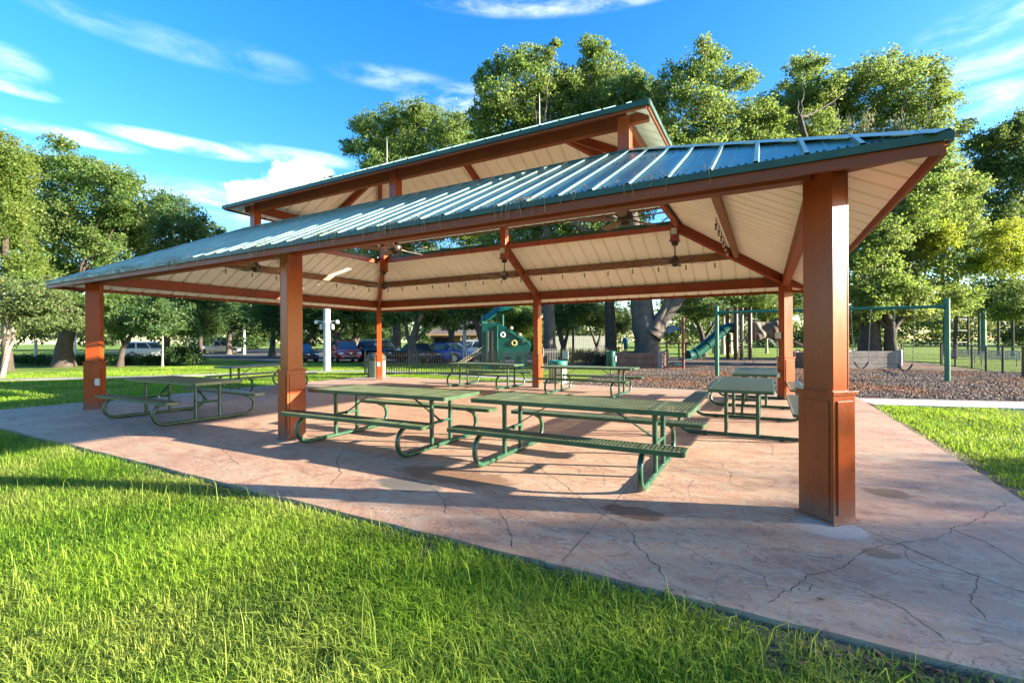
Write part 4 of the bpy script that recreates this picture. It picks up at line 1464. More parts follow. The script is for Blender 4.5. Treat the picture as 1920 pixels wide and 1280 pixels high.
    glass(quad(vs[3], vs[0], vs[4], vs[7], .16), 'rear_window')
    for s in (0, 1):
        i0, i1, i5, i4 = (0, 1, 5, 4) if s == 0 else (3, 2, 6, 7)
        nwin = 2 if kind == 'pickup' else 3 if kind == 'suv' else 2
        for k in range(nwin):
            f0, f1 = k / nwin, (k + 1) / nwin
            P = [vs[i0].lerp(vs[i1], f0), vs[i0].lerp(vs[i1], f1), vs[i4].lerp(vs[i5], f1), vs[i4].lerp(vs[i5], f0)]
            if s: P = [P[1], P[0], P[3], P[2]]
            glass(quad(*P, s=.13), 'side_window')
    wr = .36 if kind != 'sedan' else .33
    for x in (Lh - .92, -Lh + .95):
        for s in (-1, 1):
            b = MB(); b.lathe([(wr - .03, -.11), (wr, -.08), (wr, .08), (wr - .03, .11)], (x, s * (W - .10), wr), 20, axis='y')
            w_ = b.build('wheel', M['tyre'], t)
            b = MB(); b.lathe([(wr * .66, -.012), (wr * .62, .012)], (x, s * (W + .005), wr), 16, axis='y')
            for k in range(5):
                a = k * 2 * math.pi / 5
                b.box((x + math.cos(a) * wr * .33, s * (W + .02), wr + math.sin(a) * wr * .33), (wr * .55, .02, .06), Matrix.Rotation(-a, 3, 'Y'))
            b.build('rim', M['rim'], w_)
            b = MB(); b.lathe([(wr + .06, -.02), (wr + .06, .02)], (x, s * (W - .025), wr + .03), 20, axis='y'); b.build('wheel_arch', M['carblack'], t)
    hz = hood - .30 if kind != 'pickup' else .82
    for s in (-1, 1):
        rm = Matrix.Rotation(s * -.35, 3, 'Z')
        b = MB(); b.box((Lh - .10, s * W * .66, hz), (.16, .36, .15), rm); b.build('headlight', M['lamp'], t, bevel=.03)
        b = MB(); b.box((-Lh + .07, s * W * .74, .86), (.12, .24, .26)); b.build('tail_light', M['tail'], t, bevel=.02)
        b = MB(); b.box((gx[-1][0] - .18, s * (W + .08), belt + .05), (.12, .20, .13)); b.build('side_mirror', paintm, t, bevel=.03)
        b = MB(); b.box((Lh - .04, s * W * .55, .46), (.05, .22, .10)); b.build('fog_light', M['lamp'], t)
    b = MB(); b.box((Lh - .02, 0, hz - .05), (.06, W * .80, .20)); b.box((Lh - .005, 0, .42), (.05, W * 1.1, .14)); b.build('grille', M['carblack'], t, bevel=.02)
    b = MB(); b.box((Lh + .015, 0, hz + .0), (.02, .16, .07)); b.box((Lh + .012, 0, hz + .055), (.015, W * .7, .012)); b.build('grille_trim', M['chrome'], t)
    b = MB(); b.box((Lh - .03, 0, .30), (.10, W * 1.5, .08)); b.box((-Lh + .02, 0, .42), (.10, W * 1.5, .16)); b.build('bumper', M['carblack'], t, bevel=.02)
    if kind == 'pickup':
        b = MB()
        for s in (-1, 1):
            b.box((-1.7, s * (W - .06), 1.15), (2.15, .08, .08))
        b.box((-Lh + .05, 0, 1.10), (.07, W * 1.7, .10)); b.build('cargo_bed_rail', paintm, t)
    if kind == 'suv':
        for s in (-1, 1):
            b = MB(); b.tube([(gx[1][0] + .25, s * gw1 * .85, roof + .05), (gx[-2][0] - .2, s * gw1 * .85, roof + .06)], .02, 6); b.build('roof_rail', M['chrome'], t)
    return t
def carat(kind, m, px, d, rel, label):
    """rel: angle from facing the camera, positive turns the nose to the viewer's right"""
    p = ground_at(px, d)
    tocam = math.atan2(-p.y, -p.x)
    return make_car(kind, M[m], p, tocam + R_(rel), label)
carat('suv', 'car_white', 284, 46, 85, 'white estate car parked behind the hedge left of the pavilion')
carat('pickup', 'car_white', 407, 66, 97, 'white pickup truck parked far off beyond the hedge end')
carat('sedan', 'car_navy', 562, 37, 16, 'dark navy car half hidden by the middle front post')
carat('suv', 'car_red', 647, 36.5, 10, 'red car facing the camera right of the concrete pole')
carat('suv', 'car_black', 713, 37, 34, 'black car parked behind the back left post')
carat('sedan', 'car_maroon', 786, 35.5, 22, 'brown car behind the forked tree and black fence')
carat('sedan', 'car_blue', 842, 35.0, 48, 'bright blue car in front of the silver car')
carat('suv', 'car_silver', 878, 40, -72, 'silver car parked sideways behind the blue one')

# ------------------------------------------------------------------ house behind the car park
p = ground_at(862, 62)
t = thing('house', 'low brown roofed building with lit porch behind the parked cars', 'house', (p.x, p.y, -.1), YAW)
b = MB(); b.box((0, 2, 1.35), (7.2, 5, 2.7)); b.build('wall', M['housewall'], t)
b = MB()
b.add([(-4.2, -1.4, 2.55), (4.2, -1.4, 2.55), (4.2, 5.4, 2.55), (-4.2, 5.4, 2.55), (-1.6, 2, 4.9), (1.6, 2, 4.9)], [(0, 1, 5, 4), (1, 2, 5), (2, 3, 4, 5), (3, 0, 4), (0, 3, 2, 1)])
b.build('roof', M['houseroof'], t)
b = MB(); b.box((0, -1.4, 2.52), (8.5, .08, .22)); b.build('fascia_board', M['housewall'], t)
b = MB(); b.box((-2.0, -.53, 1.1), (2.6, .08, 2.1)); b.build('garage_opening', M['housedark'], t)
for x in (.9, 1.9, 2.9):
    b = MB(); b.box((x, -.52, 1.3), (.55, .06, 1.3)); f = b.build('window_frame', M['white'], t)
    b = MB(); b.box((x, -.56, 1.3), (.45, .03, 1.15)); b.build('pane', M['glass'], f)
for x in (.3, 1.4, 2.4, 3.5):
    b = MB(); b.box((x, -1.25, 1.25), (.16, .16, 2.5)); b.build('porch_column', M['housewall'], t)
# ------------------------------------------------------------------ foliage
ALL_LEAVES = [0]
def leaf_cloud(cen, rad, n, size, rng, shell=.5, aspect=.55, flat=1.0, hang=0.0):
    """leaf blades scattered through clumps; cen (K,3), rad (K,3), n leaves per clump"""
    K = len(cen)
    n = np.maximum(4, np.asarray(n)).astype(int)
    idx = np.repeat(np.arange(K), n)
    N_ = len(idx)
    d = rng.normal(size=(N_, 3))
    d /= np.linalg.norm(d, axis=1)[:, None] + 1e-9
    r = rng.random(N_) ** shell
    P = cen[idx] + d * r[:, None] * rad[idx]
    wis = np.where(rng.random(N_) < .16, .24, .12)
    P += rng.normal(size=(N_, 3)) * rad[idx] * wis[:, None]
    return P, idx
def leaf_mesh(P, size, rng, aspect=.55, hang=0.0, var=None):
    N_ = len(P)
    a = rng.normal(size=(N_, 3))
    if hang:
        a = a * np.array([.25, .25, 1.0]) + np.array([0, 0, -hang])
    a /= np.linalg.norm(a, axis=1)[:, None] + 1e-9
    q = rng.normal(size=(N_, 3)) + np.array([0, 0, .6])
    b = np.cross(a, q)
    b /= np.linalg.norm(b, axis=1)[:, None] + 1e-9
    s = size * rng.uniform(.55, 1.35, N_)
    L = a * s[:, None] * .5
    W = b * (s * aspect)[:, None] * .5
    V = np.empty((N_, 4, 3))
    V[:, 0] = P - L
    V[:, 1] = P + W - L * .1
    V[:, 2] = P + L
    V[:, 3] = P - W - L * .1
    F = np.arange(N_ * 4).reshape(N_, 4)
    if var is None:
        var = rng.random(N_)
    return V.reshape(-1, 3), F, np.repeat(var, 4)

def tree(name, label, trunks, blobs, leaf, bark='bark', d=30, leafsize=None, dens=1.0, group=None, cat='tree', zb=-.1, limbs=True, sub=42, subr=.26, moss=None, shell=.5):
    """trunks: list of (points[(px,py)...], radius, depth); blobs: (px, py, rx, ry[, depth])"""
    seed = sum(ord(ch) * (i + 1) for i, ch in enumerate(label)) % 100000
    rng = np.random.default_rng(seed)
    rr = random.Random(seed)
    tp0 = trunks[0]
    b0 = ground_at(tp0[0][0][0], tp0[2])
    base = Vector((b0.x, b0.y, zb))
    t = thing(name, label, cat, base, 0, group)
    tb = MB()
    tops = []
    stems = []
    for it, (pts, rad, dd) in enumerate(trunks):
        if it and pts[0][1] >= 655:      # a second stem from the ground is a part of its own
            stems.append(tb)
            tb = MB()
        P = []
        for i, (px, py) in enumerate(pts):
            q = at(px, py, dd)
            if i == 0 and py >= 655: q = Vector((ground_at(px, dd).x, ground_at(px, dd).y, zb - .05))
            P.append(q)
        fine, rs = [], []
        n = len(P) - 1
        for i in range(n):
            st = max(2, int((P[i + 1] - P[i]).length / .5))
            for k in range(st):
                f = k / st
                q = P[i].lerp(P[i + 1], f)
                g_ = (i + f) / n
                fine.append(q + Vector((rr.uniform(-1, 1), rr.uniform(-1, 1), 0)) * rad * .10)
                rs.append(rad * (1 - .45 * g_) * (1 + .45 * math.exp(-g_ * n * 4)) * rr.uniform(.94, 1.06))
        fine.append(P[-1]); rs.append(rad * .5)
        tb.tube([q - base for q in fine], rs, 12)
        tops.append((P[-1], rad * .5, P[max(0, len(P) - 2)]))
    cen, rads, nn = [], [], []
    bigc, bigr, bign = [], [], []
    more = []
    for bl in blobs:
        more.append(bl)
        q_ = rr.uniform(0, 6.28)
        more.append((bl[0] + math.cos(q_) * bl[2] * .65, bl[1] + abs(math.sin(q_)) * bl[3] * .6, bl[2] * .8, bl[3] * .8) + tuple(bl[4:]))
    for ib, bl in enumerate(more):
        px, py, rx, ry = bl[:4]
        dd = bl[4] if len(bl) > 4 else d + rr.uniform(-.06, .06) * d
        c = at(px, py, dd)
        R3 = Vector((rx * dd / FOC, rx * dd / FOC, ry * dd / FOC))
        if limbs and tops and ib % 4 == 0:
            tp, tr, tprev = min(tops, key=lambda q: (q[0] - c).length)
            mid = tp.lerp(c, .5) + Vector((rr.uniform(-.5, .5), rr.uniform(-.5, .5), -.08 * (c - tp).length + rr.uniform(0, .5)))
            pts = []
            for k in range(9):
                f = k / 8
                q = tp * (1 - f) ** 2 + mid * 2 * f * (1 - f) + c * f * f
                if k: q = q + Vector((rr.uniform(-1, 1), rr.uniform(-1, 1), rr.uniform(-1, 1))) * .12
                pts.append(q - base)
            r0 = max(.05, tr * rr.uniform(.3, .5))
            tb.tube(pts, [r0 * (1 - .8 * k / 8) for k in range(9)], 7)
        m = max(5, int(sub * rr.uniform(.8, 1.2)))
        area = math.pi * rx * ry
        lsz = (leafsize or .21) * .80
        per_leaf = (lsz * FOC / dd) ** 2 * .30
        nl = area / per_leaf * 4.3 * dens / m
        bigc.append(tuple(c)); bigr.append((R3.x * .9, R3.y * .9, R3.z * .9)); bign.append(nl * m * .28)
        for k in range(m):
            v = Vector((rr.gauss(0, 1), rr.gauss(0, 1), rr.gauss(0, 1))).normalized() * (rr.random() ** .4) * .96
            sc = rr.uniform(.65, 1.25) * subr
            q = c + Vector((v.x * R3.x, v.y * R3.y, v.z * R3.z))
            cen.append(q)
            rads.append((R3.x * sc, R3.y * sc, R3.z * sc * .8))
            nn.append(nl * rr.uniform(.6, 1.4))
            if limbs and k < 2 and ib % 4 == 0:
                tb.tube([c - base, (c + q) / 2 - base + Vector((0, 0, -.1)), q - base], [.055, .035, .012], 5)
    for sb in stems + [tb]:
        sb.build('trunk', M[bark], t, smooth=True)
    cen = np.array([tuple(q) for q in cen]); rads = np.array(rads); nn = np.array(nn)
    P, idx = leaf_cloud(cen, rads, nn * .72, leafsize or .21, rng, shell)
    P2, _ = leaf_cloud(np.array(bigc), np.array(bigr), np.array(bign), leafsize or .21, rng, .42)
    P = np.concatenate([P, P2])
    P = P[P[:, 2] > .15]
    V, F, var = leaf_mesh(P, (leafsize or .21) * .80, rng)
    V = V - np.array(tuple(base))
    fastmesh('crown', V, [F], M[leaf], var, t)
    ALL_LEAVES[0] += len(P)
    if moss:
        cs = np.array([tuple(at(px, py, dd)) for (px, py, dd, w, h) in moss])
        rs = np.array([(w * dd / FOC, w * dd / FOC, h * dd / FOC) for (px, py, dd, w, h) in moss])
        P, _ = leaf_cloud(cs, rs, np.full(len(cs), 340), .3, rng, .6)
        V, F, var = leaf_mesh(P, .30, rng, .16, 1.6)
        fastmesh('hanging_moss', V - np.array(tuple(base)), [F], M['mossgrey'], var, t)
    return t

# left side
tree('cypress_tree', 'bright yellow green feathery tree at the left edge above the pale trunked small tree', [([(14, 690), (10, 560), (8, 320)], .22, 27)],
     [(8, 285, 42, 36), (36, 320, 40, 36), (0, 350, 50, 50), (40, 392, 34, 40), (6, 430, 46, 46), (34, 478, 40, 38), (10, 530, 48, 46), (48, 542, 42, 34), (70, 520, 34, 26), (5, 585, 40, 24)], 'pineleaf', 'barkdark', 27, .17)
tree('crape_myrtle', 'pale trunked multi stemmed small tree with drooping grey green leaves at the far left', [([(2, 684), (16, 655), (27, 640), (22, 610), (28, 580), (24, 545)], .075, 21), ([(0, 690), (-8, 650), (12, 620), (4, 590), (8, 550)], .07, 21), ([(2, 690), (14, 640), (18, 600), (34, 560)], .06, 21.3), ([(-6, 690), (-14, 640), (-8, 600), (-14, 560)], .07, 21)],
     [(20, 560, 45, 26), (62, 560, 48, 30), (100, 580, 42, 26), (40, 592, 46, 20), (128, 602, 30, 18), (80, 608, 36, 14), (4, 540, 40, 30), (86, 540, 40, 24)], 'myrtleleaf', 'barkpale', 21.5, .13, dens=.9)
tree('oak_tree', 'broad left oak with a thick dark trunk beside the front left post', [([(120, 688), (122, 640), (132, 596), (150, 520)], .52, 31), ([(126, 630), (110, 590), (92, 520)], .22, 31)],
     [(112, 312, 46, 30), (150, 330, 50, 40), (205, 340, 48, 34), (85, 360, 56, 44), (240, 380, 44, 40), (160, 400, 66, 52), (95, 440, 62, 50), (220, 450, 58, 50), (150, 500, 70, 46), (90, 540, 50, 30), (240, 520, 46, 36), (190, 562, 58, 30), (130, 575, 50, 22), (110, 270, 26, 16), (262, 430, 30, 40), (215, 395, 40, 36)], 'oakleaf', 'barkdark', 33, .22)
tree('oak_tree', 'darker oak right of the broad left oak, crown against the cloud', [([(310, 676), (312, 620), (322, 560)], .32, 40), ([(318, 600), (345, 560), (360, 520)], .18, 40)],
     [(330, 392, 40, 30), (288, 420, 44, 40), (365, 420, 34, 34), (392, 436, 24, 20), (312, 462, 56, 44), (360, 476, 52, 40), (280, 500, 50, 40), (335, 530, 66, 36), (395, 500, 36, 34), (412, 432, 12, 9), (300, 370, 22, 14), (350, 560, 60, 30)], 'darkleaf', 'barkdark', 40, .24)
tree('small_tree', 'slender leaning tree in front of the white estate car', [([(224, 687), (230, 655), (246, 628), (262, 606)], .17, 31), ([(234, 650), (222, 620), (216, 598)], .10, 31)],
     [(232, 592, 44, 26), (276, 584, 46, 30), (320, 590, 44, 30), (300, 612, 40, 18), (255, 570, 46, 24), (345, 610, 30, 18), (214, 610, 26, 22)], 'darkleaf', 'barkdark', 31.5, .18)
tree('small_tree', 'thin young tree in the hedge gap right of the white estate car', [([(304, 687), (305, 640), (303, 606)], .06, 30)],
     [(312, 600, 34, 22), (290, 612, 24, 16)], 'darkleaf', 'barkpale', 30, .17)
tree('small_tree', 'pale stemmed young tree standing behind the rounded shrub', [([(352, 664), (351, 640), (350, 615)], .10, 44)],
     [(352, 598, 38, 26, 43), (392, 604, 36, 26, 44)], 'darkleaf', 'barkpale', 43, .2)
tree('roadside_tree', 'dark roadside tree right of the white pickup', [([(429, 668), (430, 645), (432, 622), (424, 596)], .34, 62)],
     [(428, 584, 40, 26), (400, 590, 38, 26), (462, 588, 40, 28), (440, 606, 30, 12), (490, 596, 34, 34), (500, 625, 30, 26), (478, 632, 26, 16)], 'darkleaf', 'bark', 64, .32)
tree('roadside_tree', 'dark trunked roadside tree left of the white pickup', [([(375, 664), (376, 640), (374, 600)], .28, 58)],
     [(372, 596, 44, 30), (340, 604, 40, 26), (400, 570, 46, 30), (350, 570, 40, 28)], 'darkleaf', 'barkdark', 60, .30)
tree('tall_tree', 'tall dark tree behind the middle front post, above the navy car', [([(510, 668), (512, 630), (508, 585)], .34, 52)],
     [(520, 592, 44, 34), (540, 620, 34, 22), (500, 570, 50, 30), (560, 530, 60, 40), (500, 520, 60, 40)], 'darkleaf', 'bark', 50, .28)
tree('tall_tree', 'slim tree between the middle front post and the concrete pole', [([(578, 664), (582, 636), (590, 610)], .22, 48)],
     [(560, 590, 44, 30), (600, 590, 40, 28), (575, 640, 24, 14), (590, 560, 60, 30)], 'darkleaf', 'bark', 49, .26)
tree('oak_tree', 'pale forked oak behind the red car', [([(634, 664), (632, 640), (628, 612), (636, 590)], .34, 47), ([(630, 640), (642, 615), (650, 596)], .16, 47)],
     [(640, 590, 44, 24), (620, 570, 50, 28), (650, 556, 60, 26)], 'oakleaf', 'bark', 47, .26)
tree('oak_tree', 'oak with a side branch between the red car and the back left post', [([(668, 662), (666, 636), (664, 608)], .30, 50), ([(668, 645), (678, 622), (684, 600)], .14, 50)],
     [(680, 590, 44, 26), (700, 566, 60, 30), (676, 622, 30, 10), (700, 630, 26, 14)], 'oakleaf', 'bark', 50, .26)
tree('oak_tree', 'forked oak standing between the fence and the brown car, one limb sunlit', [([(778, 694), (776, 668), (772, 648), (780, 620), (790, 585)], .38, 33.5), ([(774, 652), (763, 630), (760, 600)], .20, 33.5), ([(780, 640), (796, 620), (812, 604)], .11, 33.5)],
     [(770, 590, 44, 22), (812, 590, 40, 24), (730, 590, 40, 22), (800, 565, 60, 26), (740, 560, 60, 26), (840, 600, 34, 18), (840, 572, 40, 26)], 'oakleaf', 'bark', 35, .20)
tree('oak_tree', 'leaning dark trunked tree against the green climber', [([(906, 676), (904, 645), (896, 618), (884, 590)], .24, 31), ([(900, 630), (908, 600), (906, 575)], .12, 31)],
     [(880, 588, 44, 24), (915, 575, 40, 24), (870, 566, 50, 24), (890, 612, 16, 8)], 'darkleaf', 'barkdark', 32, .19)
tree('oak_tree', 'forked tree in front of the brown roofed house', [([(845, 662), (846, 630), (838, 606)], .3, 45), ([(846, 635), (852, 615), (850, 600)], .2, 45)],
     [(846, 590, 36, 22), (836, 572, 40, 20)], 'darkleaf', 'bark', 44, .22)
# tall oaks beyond the roof
tree('oak_tree', 'far oak crown rising left of the upper roof against the sky', [([(742, 672), (745, 600), (748, 430), (752, 330)], .42, 45)],
     [(672, 236, 22, 14), (700, 232, 34, 22), (738, 220, 36, 24), (782, 208, 32, 22), (812, 226, 36, 26), (852, 240, 40, 32), (700, 272, 40, 30), (750, 262, 48, 34), (800, 266, 52, 36), (846, 288, 48, 36), (715, 312, 40, 30), (770, 318, 60, 36), (830, 340, 70, 40), (880, 260, 30, 30), (760, 390, 80, 50), (850, 420, 80, 50), (760, 470, 90, 50), (860, 510, 90, 50), (880, 300, 40, 40), (905, 250, 26, 26), (660, 275, 24, 16)], 'oakleaf', 'bark', 45, .28)
tree('pine_trunk_tree', 'tall tree with a straight grey trunk right of the middle back post', [([(1030, 692), (1030, 600), (1029, 480), (1020, 300)], .42, 29)],
     [(922, 142, 30, 28), (952, 118, 32, 26), (990, 112, 34, 26), (1030, 96, 14, 12), (1042, 82, 10, 8), (936, 180, 46, 34), (990, 160, 50, 38), (905, 212, 28, 22), (1040, 150, 36, 32), (950, 232, 58, 40), (1020, 212, 58, 44), (1068, 200, 36, 40), (980, 280, 70, 44), (1050, 280, 60, 44), (920, 270, 46, 36), (1000, 350, 90, 50), (930, 360, 60, 40), (1060, 380, 70, 50), (980, 440, 80, 40)], 'oakleaf', 'bark', 31, .22)
tree('oak_tree', 'tall light green crown between the two highest roof side trees', [([(1145, 690), (1144, 600), (1142, 450), (1140, 300)], .40, 30)],
     [(1098, 84, 18, 18), (1124, 94, 24, 22), (1108, 124, 24, 26), (1150, 132, 34, 28), (1184, 152, 32, 32), (1100, 172, 36, 44), (1148, 182, 44, 40), (1196, 200, 34, 40), (1120, 230, 54, 44), (1180, 250, 48, 40), (1150, 310, 70, 50), (1090, 330, 50, 50), (1160, 400, 70, 40), (1085, 225, 40, 40), (1075, 150, 22, 26), (1210, 170, 24, 30)], 'oakleaf', 'barkdark', 32, .21)
tree('live_oak', 'big live oak with a massive forked trunk rising from the timber planter', [([(1211, 690), (1211, 655), (1209, 612), (1204, 575), (1198, 535), (1188, 440), (1170, 330)], .86, 28.5), ([(1222, 628), (1242, 596), (1264, 570), (1290, 535), (1330, 420), (1350, 330)], .50, 28.2), ([(1226, 618), (1240, 590), (1256, 556), (1262, 480), (1262, 400)], .26, 27.9), ([(1200, 545), (1150, 470), (1080, 420), (1010, 408), (950, 412)], .30, 28.0), ([(1200, 500), (1165, 420), (1130, 395)], .2, 27.6)],
     [(1318, 84, 18, 16), (1334, 106, 26, 24), (1300, 128, 34, 28), (1340, 150, 40, 24), (1384, 148, 34, 20), (1406, 142, 16, 10), (1262, 152, 40, 34), (1240, 196, 44, 38), (1300, 190, 52, 34), (1360, 205, 36, 20), (1280, 246, 56, 36), (1340, 260, 50, 36), (1225, 260, 44, 40), (1400, 270, 40, 30), (1300, 310, 80, 40), (1380, 330, 70, 40), (1240, 340, 70, 40), (1430, 215, 34, 30), (1420, 262, 46, 40), (1388, 236, 40, 34), (1460, 280, 44, 34), (1420, 300, 60, 30), (1200, 300, 50, 40), (1215, 215, 34, 40), (1232, 250, 36, 40), (1445, 225, 30, 26), (1400, 205, 26, 20), (1130, 440, 60, 24), (1210, 450, 60, 24), (1060, 430, 46, 20), (1280, 560, 30, 20)], 'oakleaf', 'bark', 29, .21, dens=.75,
     moss=[(1250, 245, 29, 12, 34), (1330, 250, 29, 10, 30), (1225, 290, 28, 12, 26)])
tree('live_oak', 'wide mossy oak crown over the right end of the lower roof', [([(1632, 690), (1630, 640), (1634, 590), (1640, 440), (1620, 320)], .60, 27.5), ([(1638, 500), (1690, 420), (1700, 340)], .26, 27.5), ([(1640, 440), (1560, 380), (1520, 300), (1500, 220)], .22, 27.5)],
     [(1510, 122, 28, 20), (1540, 118, 18, 12), (1496, 160, 38, 34), (1544, 160, 42, 32), (1600, 150, 42, 28), (1650, 122, 42, 28), (1690, 138, 44, 30), (1738, 128, 34, 26), (1766, 148, 18, 30), (1470, 200, 40, 36), (1530, 210, 52, 40), (1600, 204, 58, 40), (1670, 190, 62, 42), (1738, 190, 44, 40), (1440, 190, 26, 18), (1450, 248, 44, 34), (1520, 264, 60, 36), (1600, 262, 66, 36), (1690, 256, 74, 42), (1760, 250, 32, 44), (1560, 310, 80, 30), (1700, 310, 80, 30)], 'oakleaf', 'barkdark', 32, .22, dens=.85,
     moss=[(1560, 240, 31, 14, 46), (1592, 255, 31, 10, 50), (1625, 240, 31, 14, 40), (1500, 250, 31, 12, 36), (1680, 250, 31, 16, 34), (1470, 262, 31, 12, 30)])
tree('oak_tree', 'darker oak under the right eave with branches forking low behind the swings', [([(1671, 690), (1669, 640), (1668, 608), (1650, 570)], .36, 27), ([(1669, 625), (1690, 596), (1705, 560)], .2, 27), ([(1668, 620), (1640, 596), (1625, 580)], .12, 27)],
     [(1760, 340, 50, 44), (1800, 360, 44, 44), (1730, 400, 56, 46), (1690, 440, 60, 44), (1780, 420, 52, 44), (1640, 490, 50, 44), (1720, 500, 66, 40), (1790, 490, 50, 44), (1610, 540, 44, 36), (1670, 552, 56, 24), (1750, 550, 50, 30), (1620, 590, 40, 18), (1720, 588, 44, 14), (1800, 560, 40, 30), (1612, 480, 40, 40, 25), (1622, 545, 42, 26, 24.5), (1660, 520, 46, 36, 24.5), (1700, 545, 44, 26, 25), (1650, 440, 46, 40, 25), (1700, 400, 50, 40, 25.5), (1745, 360, 44, 40, 26), (1640, 575, 46, 12, 24.5), (1700, 578, 40, 12, 25), (1610, 420, 40, 44, 25.5), (1760, 310, 36, 30, 27), (1680, 350, 44, 40, 26)], 'oakleaf', 'barkdark', 29, .20, dens=.95,
     moss=[(1640, 380, 28, 6, 20), (1655, 450, 28, 6, 24)])
tree('oak_tree', 'sunlit lime coloured tree between the swings and the right edge', [([(1790, 676), (1792, 620), (1796, 520)], .16, 38)],
     [(1730, 372, 28, 24), (1762, 440, 40, 26), (1720, 460, 36, 24), (1880, 446, 36, 32), (1912, 480, 36, 36), (1850, 490, 34, 24), (1896, 430, 26, 20), (1660, 420, 30, 26), (1610, 550, 30, 16), (1650, 560, 30, 12)], 'limeleaf', 'barkdark', 27.5, .18, limbs=False)
tree('oak_tree', 'large dark oak filling the far right edge', [([(1990, 690), (1985, 600), (1960, 420)], .5, 36)],
     [(1812, 238, 18, 16), (1822, 268, 22, 18), (1856, 262, 34, 26), (1900, 250, 34, 26), (1930, 240, 40, 40), (1840, 310, 36, 34), (1890, 312, 52, 44), (1940, 320, 50, 60), (1830, 372, 44, 40), (1890, 390, 54, 44), (1850, 440, 40, 34), (1920, 430, 50, 60), (1880, 540, 56, 34), (1930, 560, 60, 40), (1840, 560, 36, 26), (1880, 584, 50, 20)], 'darkleaf', 'barkdark', 36, .24)
# small trees seen under the roof
tree('small_tree', 'small many stemmed tree left of the notice sign', [([(1054, 686), (1056, 650), (1050, 625), (1044, 600)], .22, 32), ([(1057, 650), (1064, 628), (1068, 606)], .13, 32), ([(1073, 684), (1075, 640), (1074, 606)], .10, 33)],
     [(1050, 590, 34, 20), (1082, 592, 32, 20), (1062, 606, 34, 10), (1040, 574, 30, 22), (1100, 582, 30, 18), (1070, 572, 40, 18)], 'darkleaf', 'barkdark', 33, .18)
tree('small_tree', 'small dark tree behind the slim green bin', [([(1119, 684), (1120, 655), (1112, 632), (1104, 612)], .13, 36), ([(1120, 650), (1126, 628), (1130, 606)], .09, 36)],
     [(1112, 594, 32, 20), (1142, 590, 30, 20), (1128, 606, 28, 10), (1090, 600, 24, 14), (1160, 600, 22, 22), (1125, 574, 40, 18)], 'darkleaf', 'barkdark', 37, .19)
for pxs, rad, dd, blobs_, lab in (
    ([(1338, 668), (1340, 600), (1336, 540)], .16, 56, [(1330, 566, 30, 18), (1320, 540, 40, 18), (1345, 545, 26, 14)], 'pale pine stem just left of the swing post, behind the slide'),
    ([(1355, 672), (1356, 600), (1354, 540)], .22, 52, [(1350, 550, 40, 18), (1360, 520, 80, 20), (1375, 565, 24, 12)], 'pale pine stem showing between the swing post and the slide top'),
    ([(1369, 670), (1369, 600), (1371, 540)], .24, 54, [(1390, 556, 36, 18), (1400, 580, 30, 14), (1420, 560, 36, 20)], 'thickest pale pine stem behind the top of the tube slide'),
    ([(1437, 668), (1438, 625), (1440, 560)], .14, 55, [(1440, 590, 26, 16), (1456, 560, 30, 30), (1500, 560, 40, 30), (1430, 575, 34, 14)], 'pine stem behind the hanging rock climber')):
    tree('pine_tree', lab, [(pxs, rad, dd)], blobs_, 'darkleaf', 'barkpale', dd, .26)
tree('oak_tree', 'dark spreading tree behind the top of the tube slide', [([(1319, 668), (1318, 640), (1312, 615), (1300, 595)], .30, 45), ([(1318, 640), (1334, 615), (1344, 596)], .16, 45)],
     [(1310, 586, 40, 16), (1345, 582, 36, 18), (1282, 580, 30, 16), (1300, 566, 44, 18), (1260, 572, 26, 12)], 'darkleaf', 'barkdark', 45, .24)

# shade trees standing to the right of the view, whose shadows fall across the near slab corner
def shade_tree(label, x, y, h, r, seed, leaf='oakleaf', dens=1.0):
    rng = np.random.default_rng(seed)
    t = thing('oak_tree', label, 'tree', (x, y, -.1))
    b = MB()
    b.tube([(0, 0, 0), (.1, 0, h * .3), (.0, .1, h * .6)], [.3, .22, .12], 10)
    K = 46
    c = rng.normal(size=(K, 3)); c /= np.linalg.norm(c, axis=1)[:, None]
    c *= (rng.random(K) ** .4)[:, None] * np.array([r, r, h * .36])
    c[:, 2] += h * .62
    c[:, 2] = np.minimum(c[:, 2], h * .95 - .5)
    for k in range(0, K, 4):
        b.tube([(0, 0, h * .45), tuple(c[k] * .5 + np.array([0, 0, h * .25])), tuple(c[k])], [.1, .06, .02], 5)
    b.build('trunk', M['bark'], t, smooth=True)
    P, _ = leaf_cloud(c, np.full((K, 3), .85) * rng.uniform(.7, 1.3, (K, 1)), np.full(K, 420 * dens), .2, rng)
    P = P[(P[:, 2] < h) & (rng.random(len(P)) < np.clip((h - P[:, 2]) / .45, .0, 1.0))]
    V, F, var = leaf_mesh(P, .2, rng)
    fastmesh('crown', V, [F], M[leaf], var, t)
shade_tree('shade tree just outside the right edge, its shadow on the near slab corner', 28.0, 14.2, 8.35, 3.3, 3)

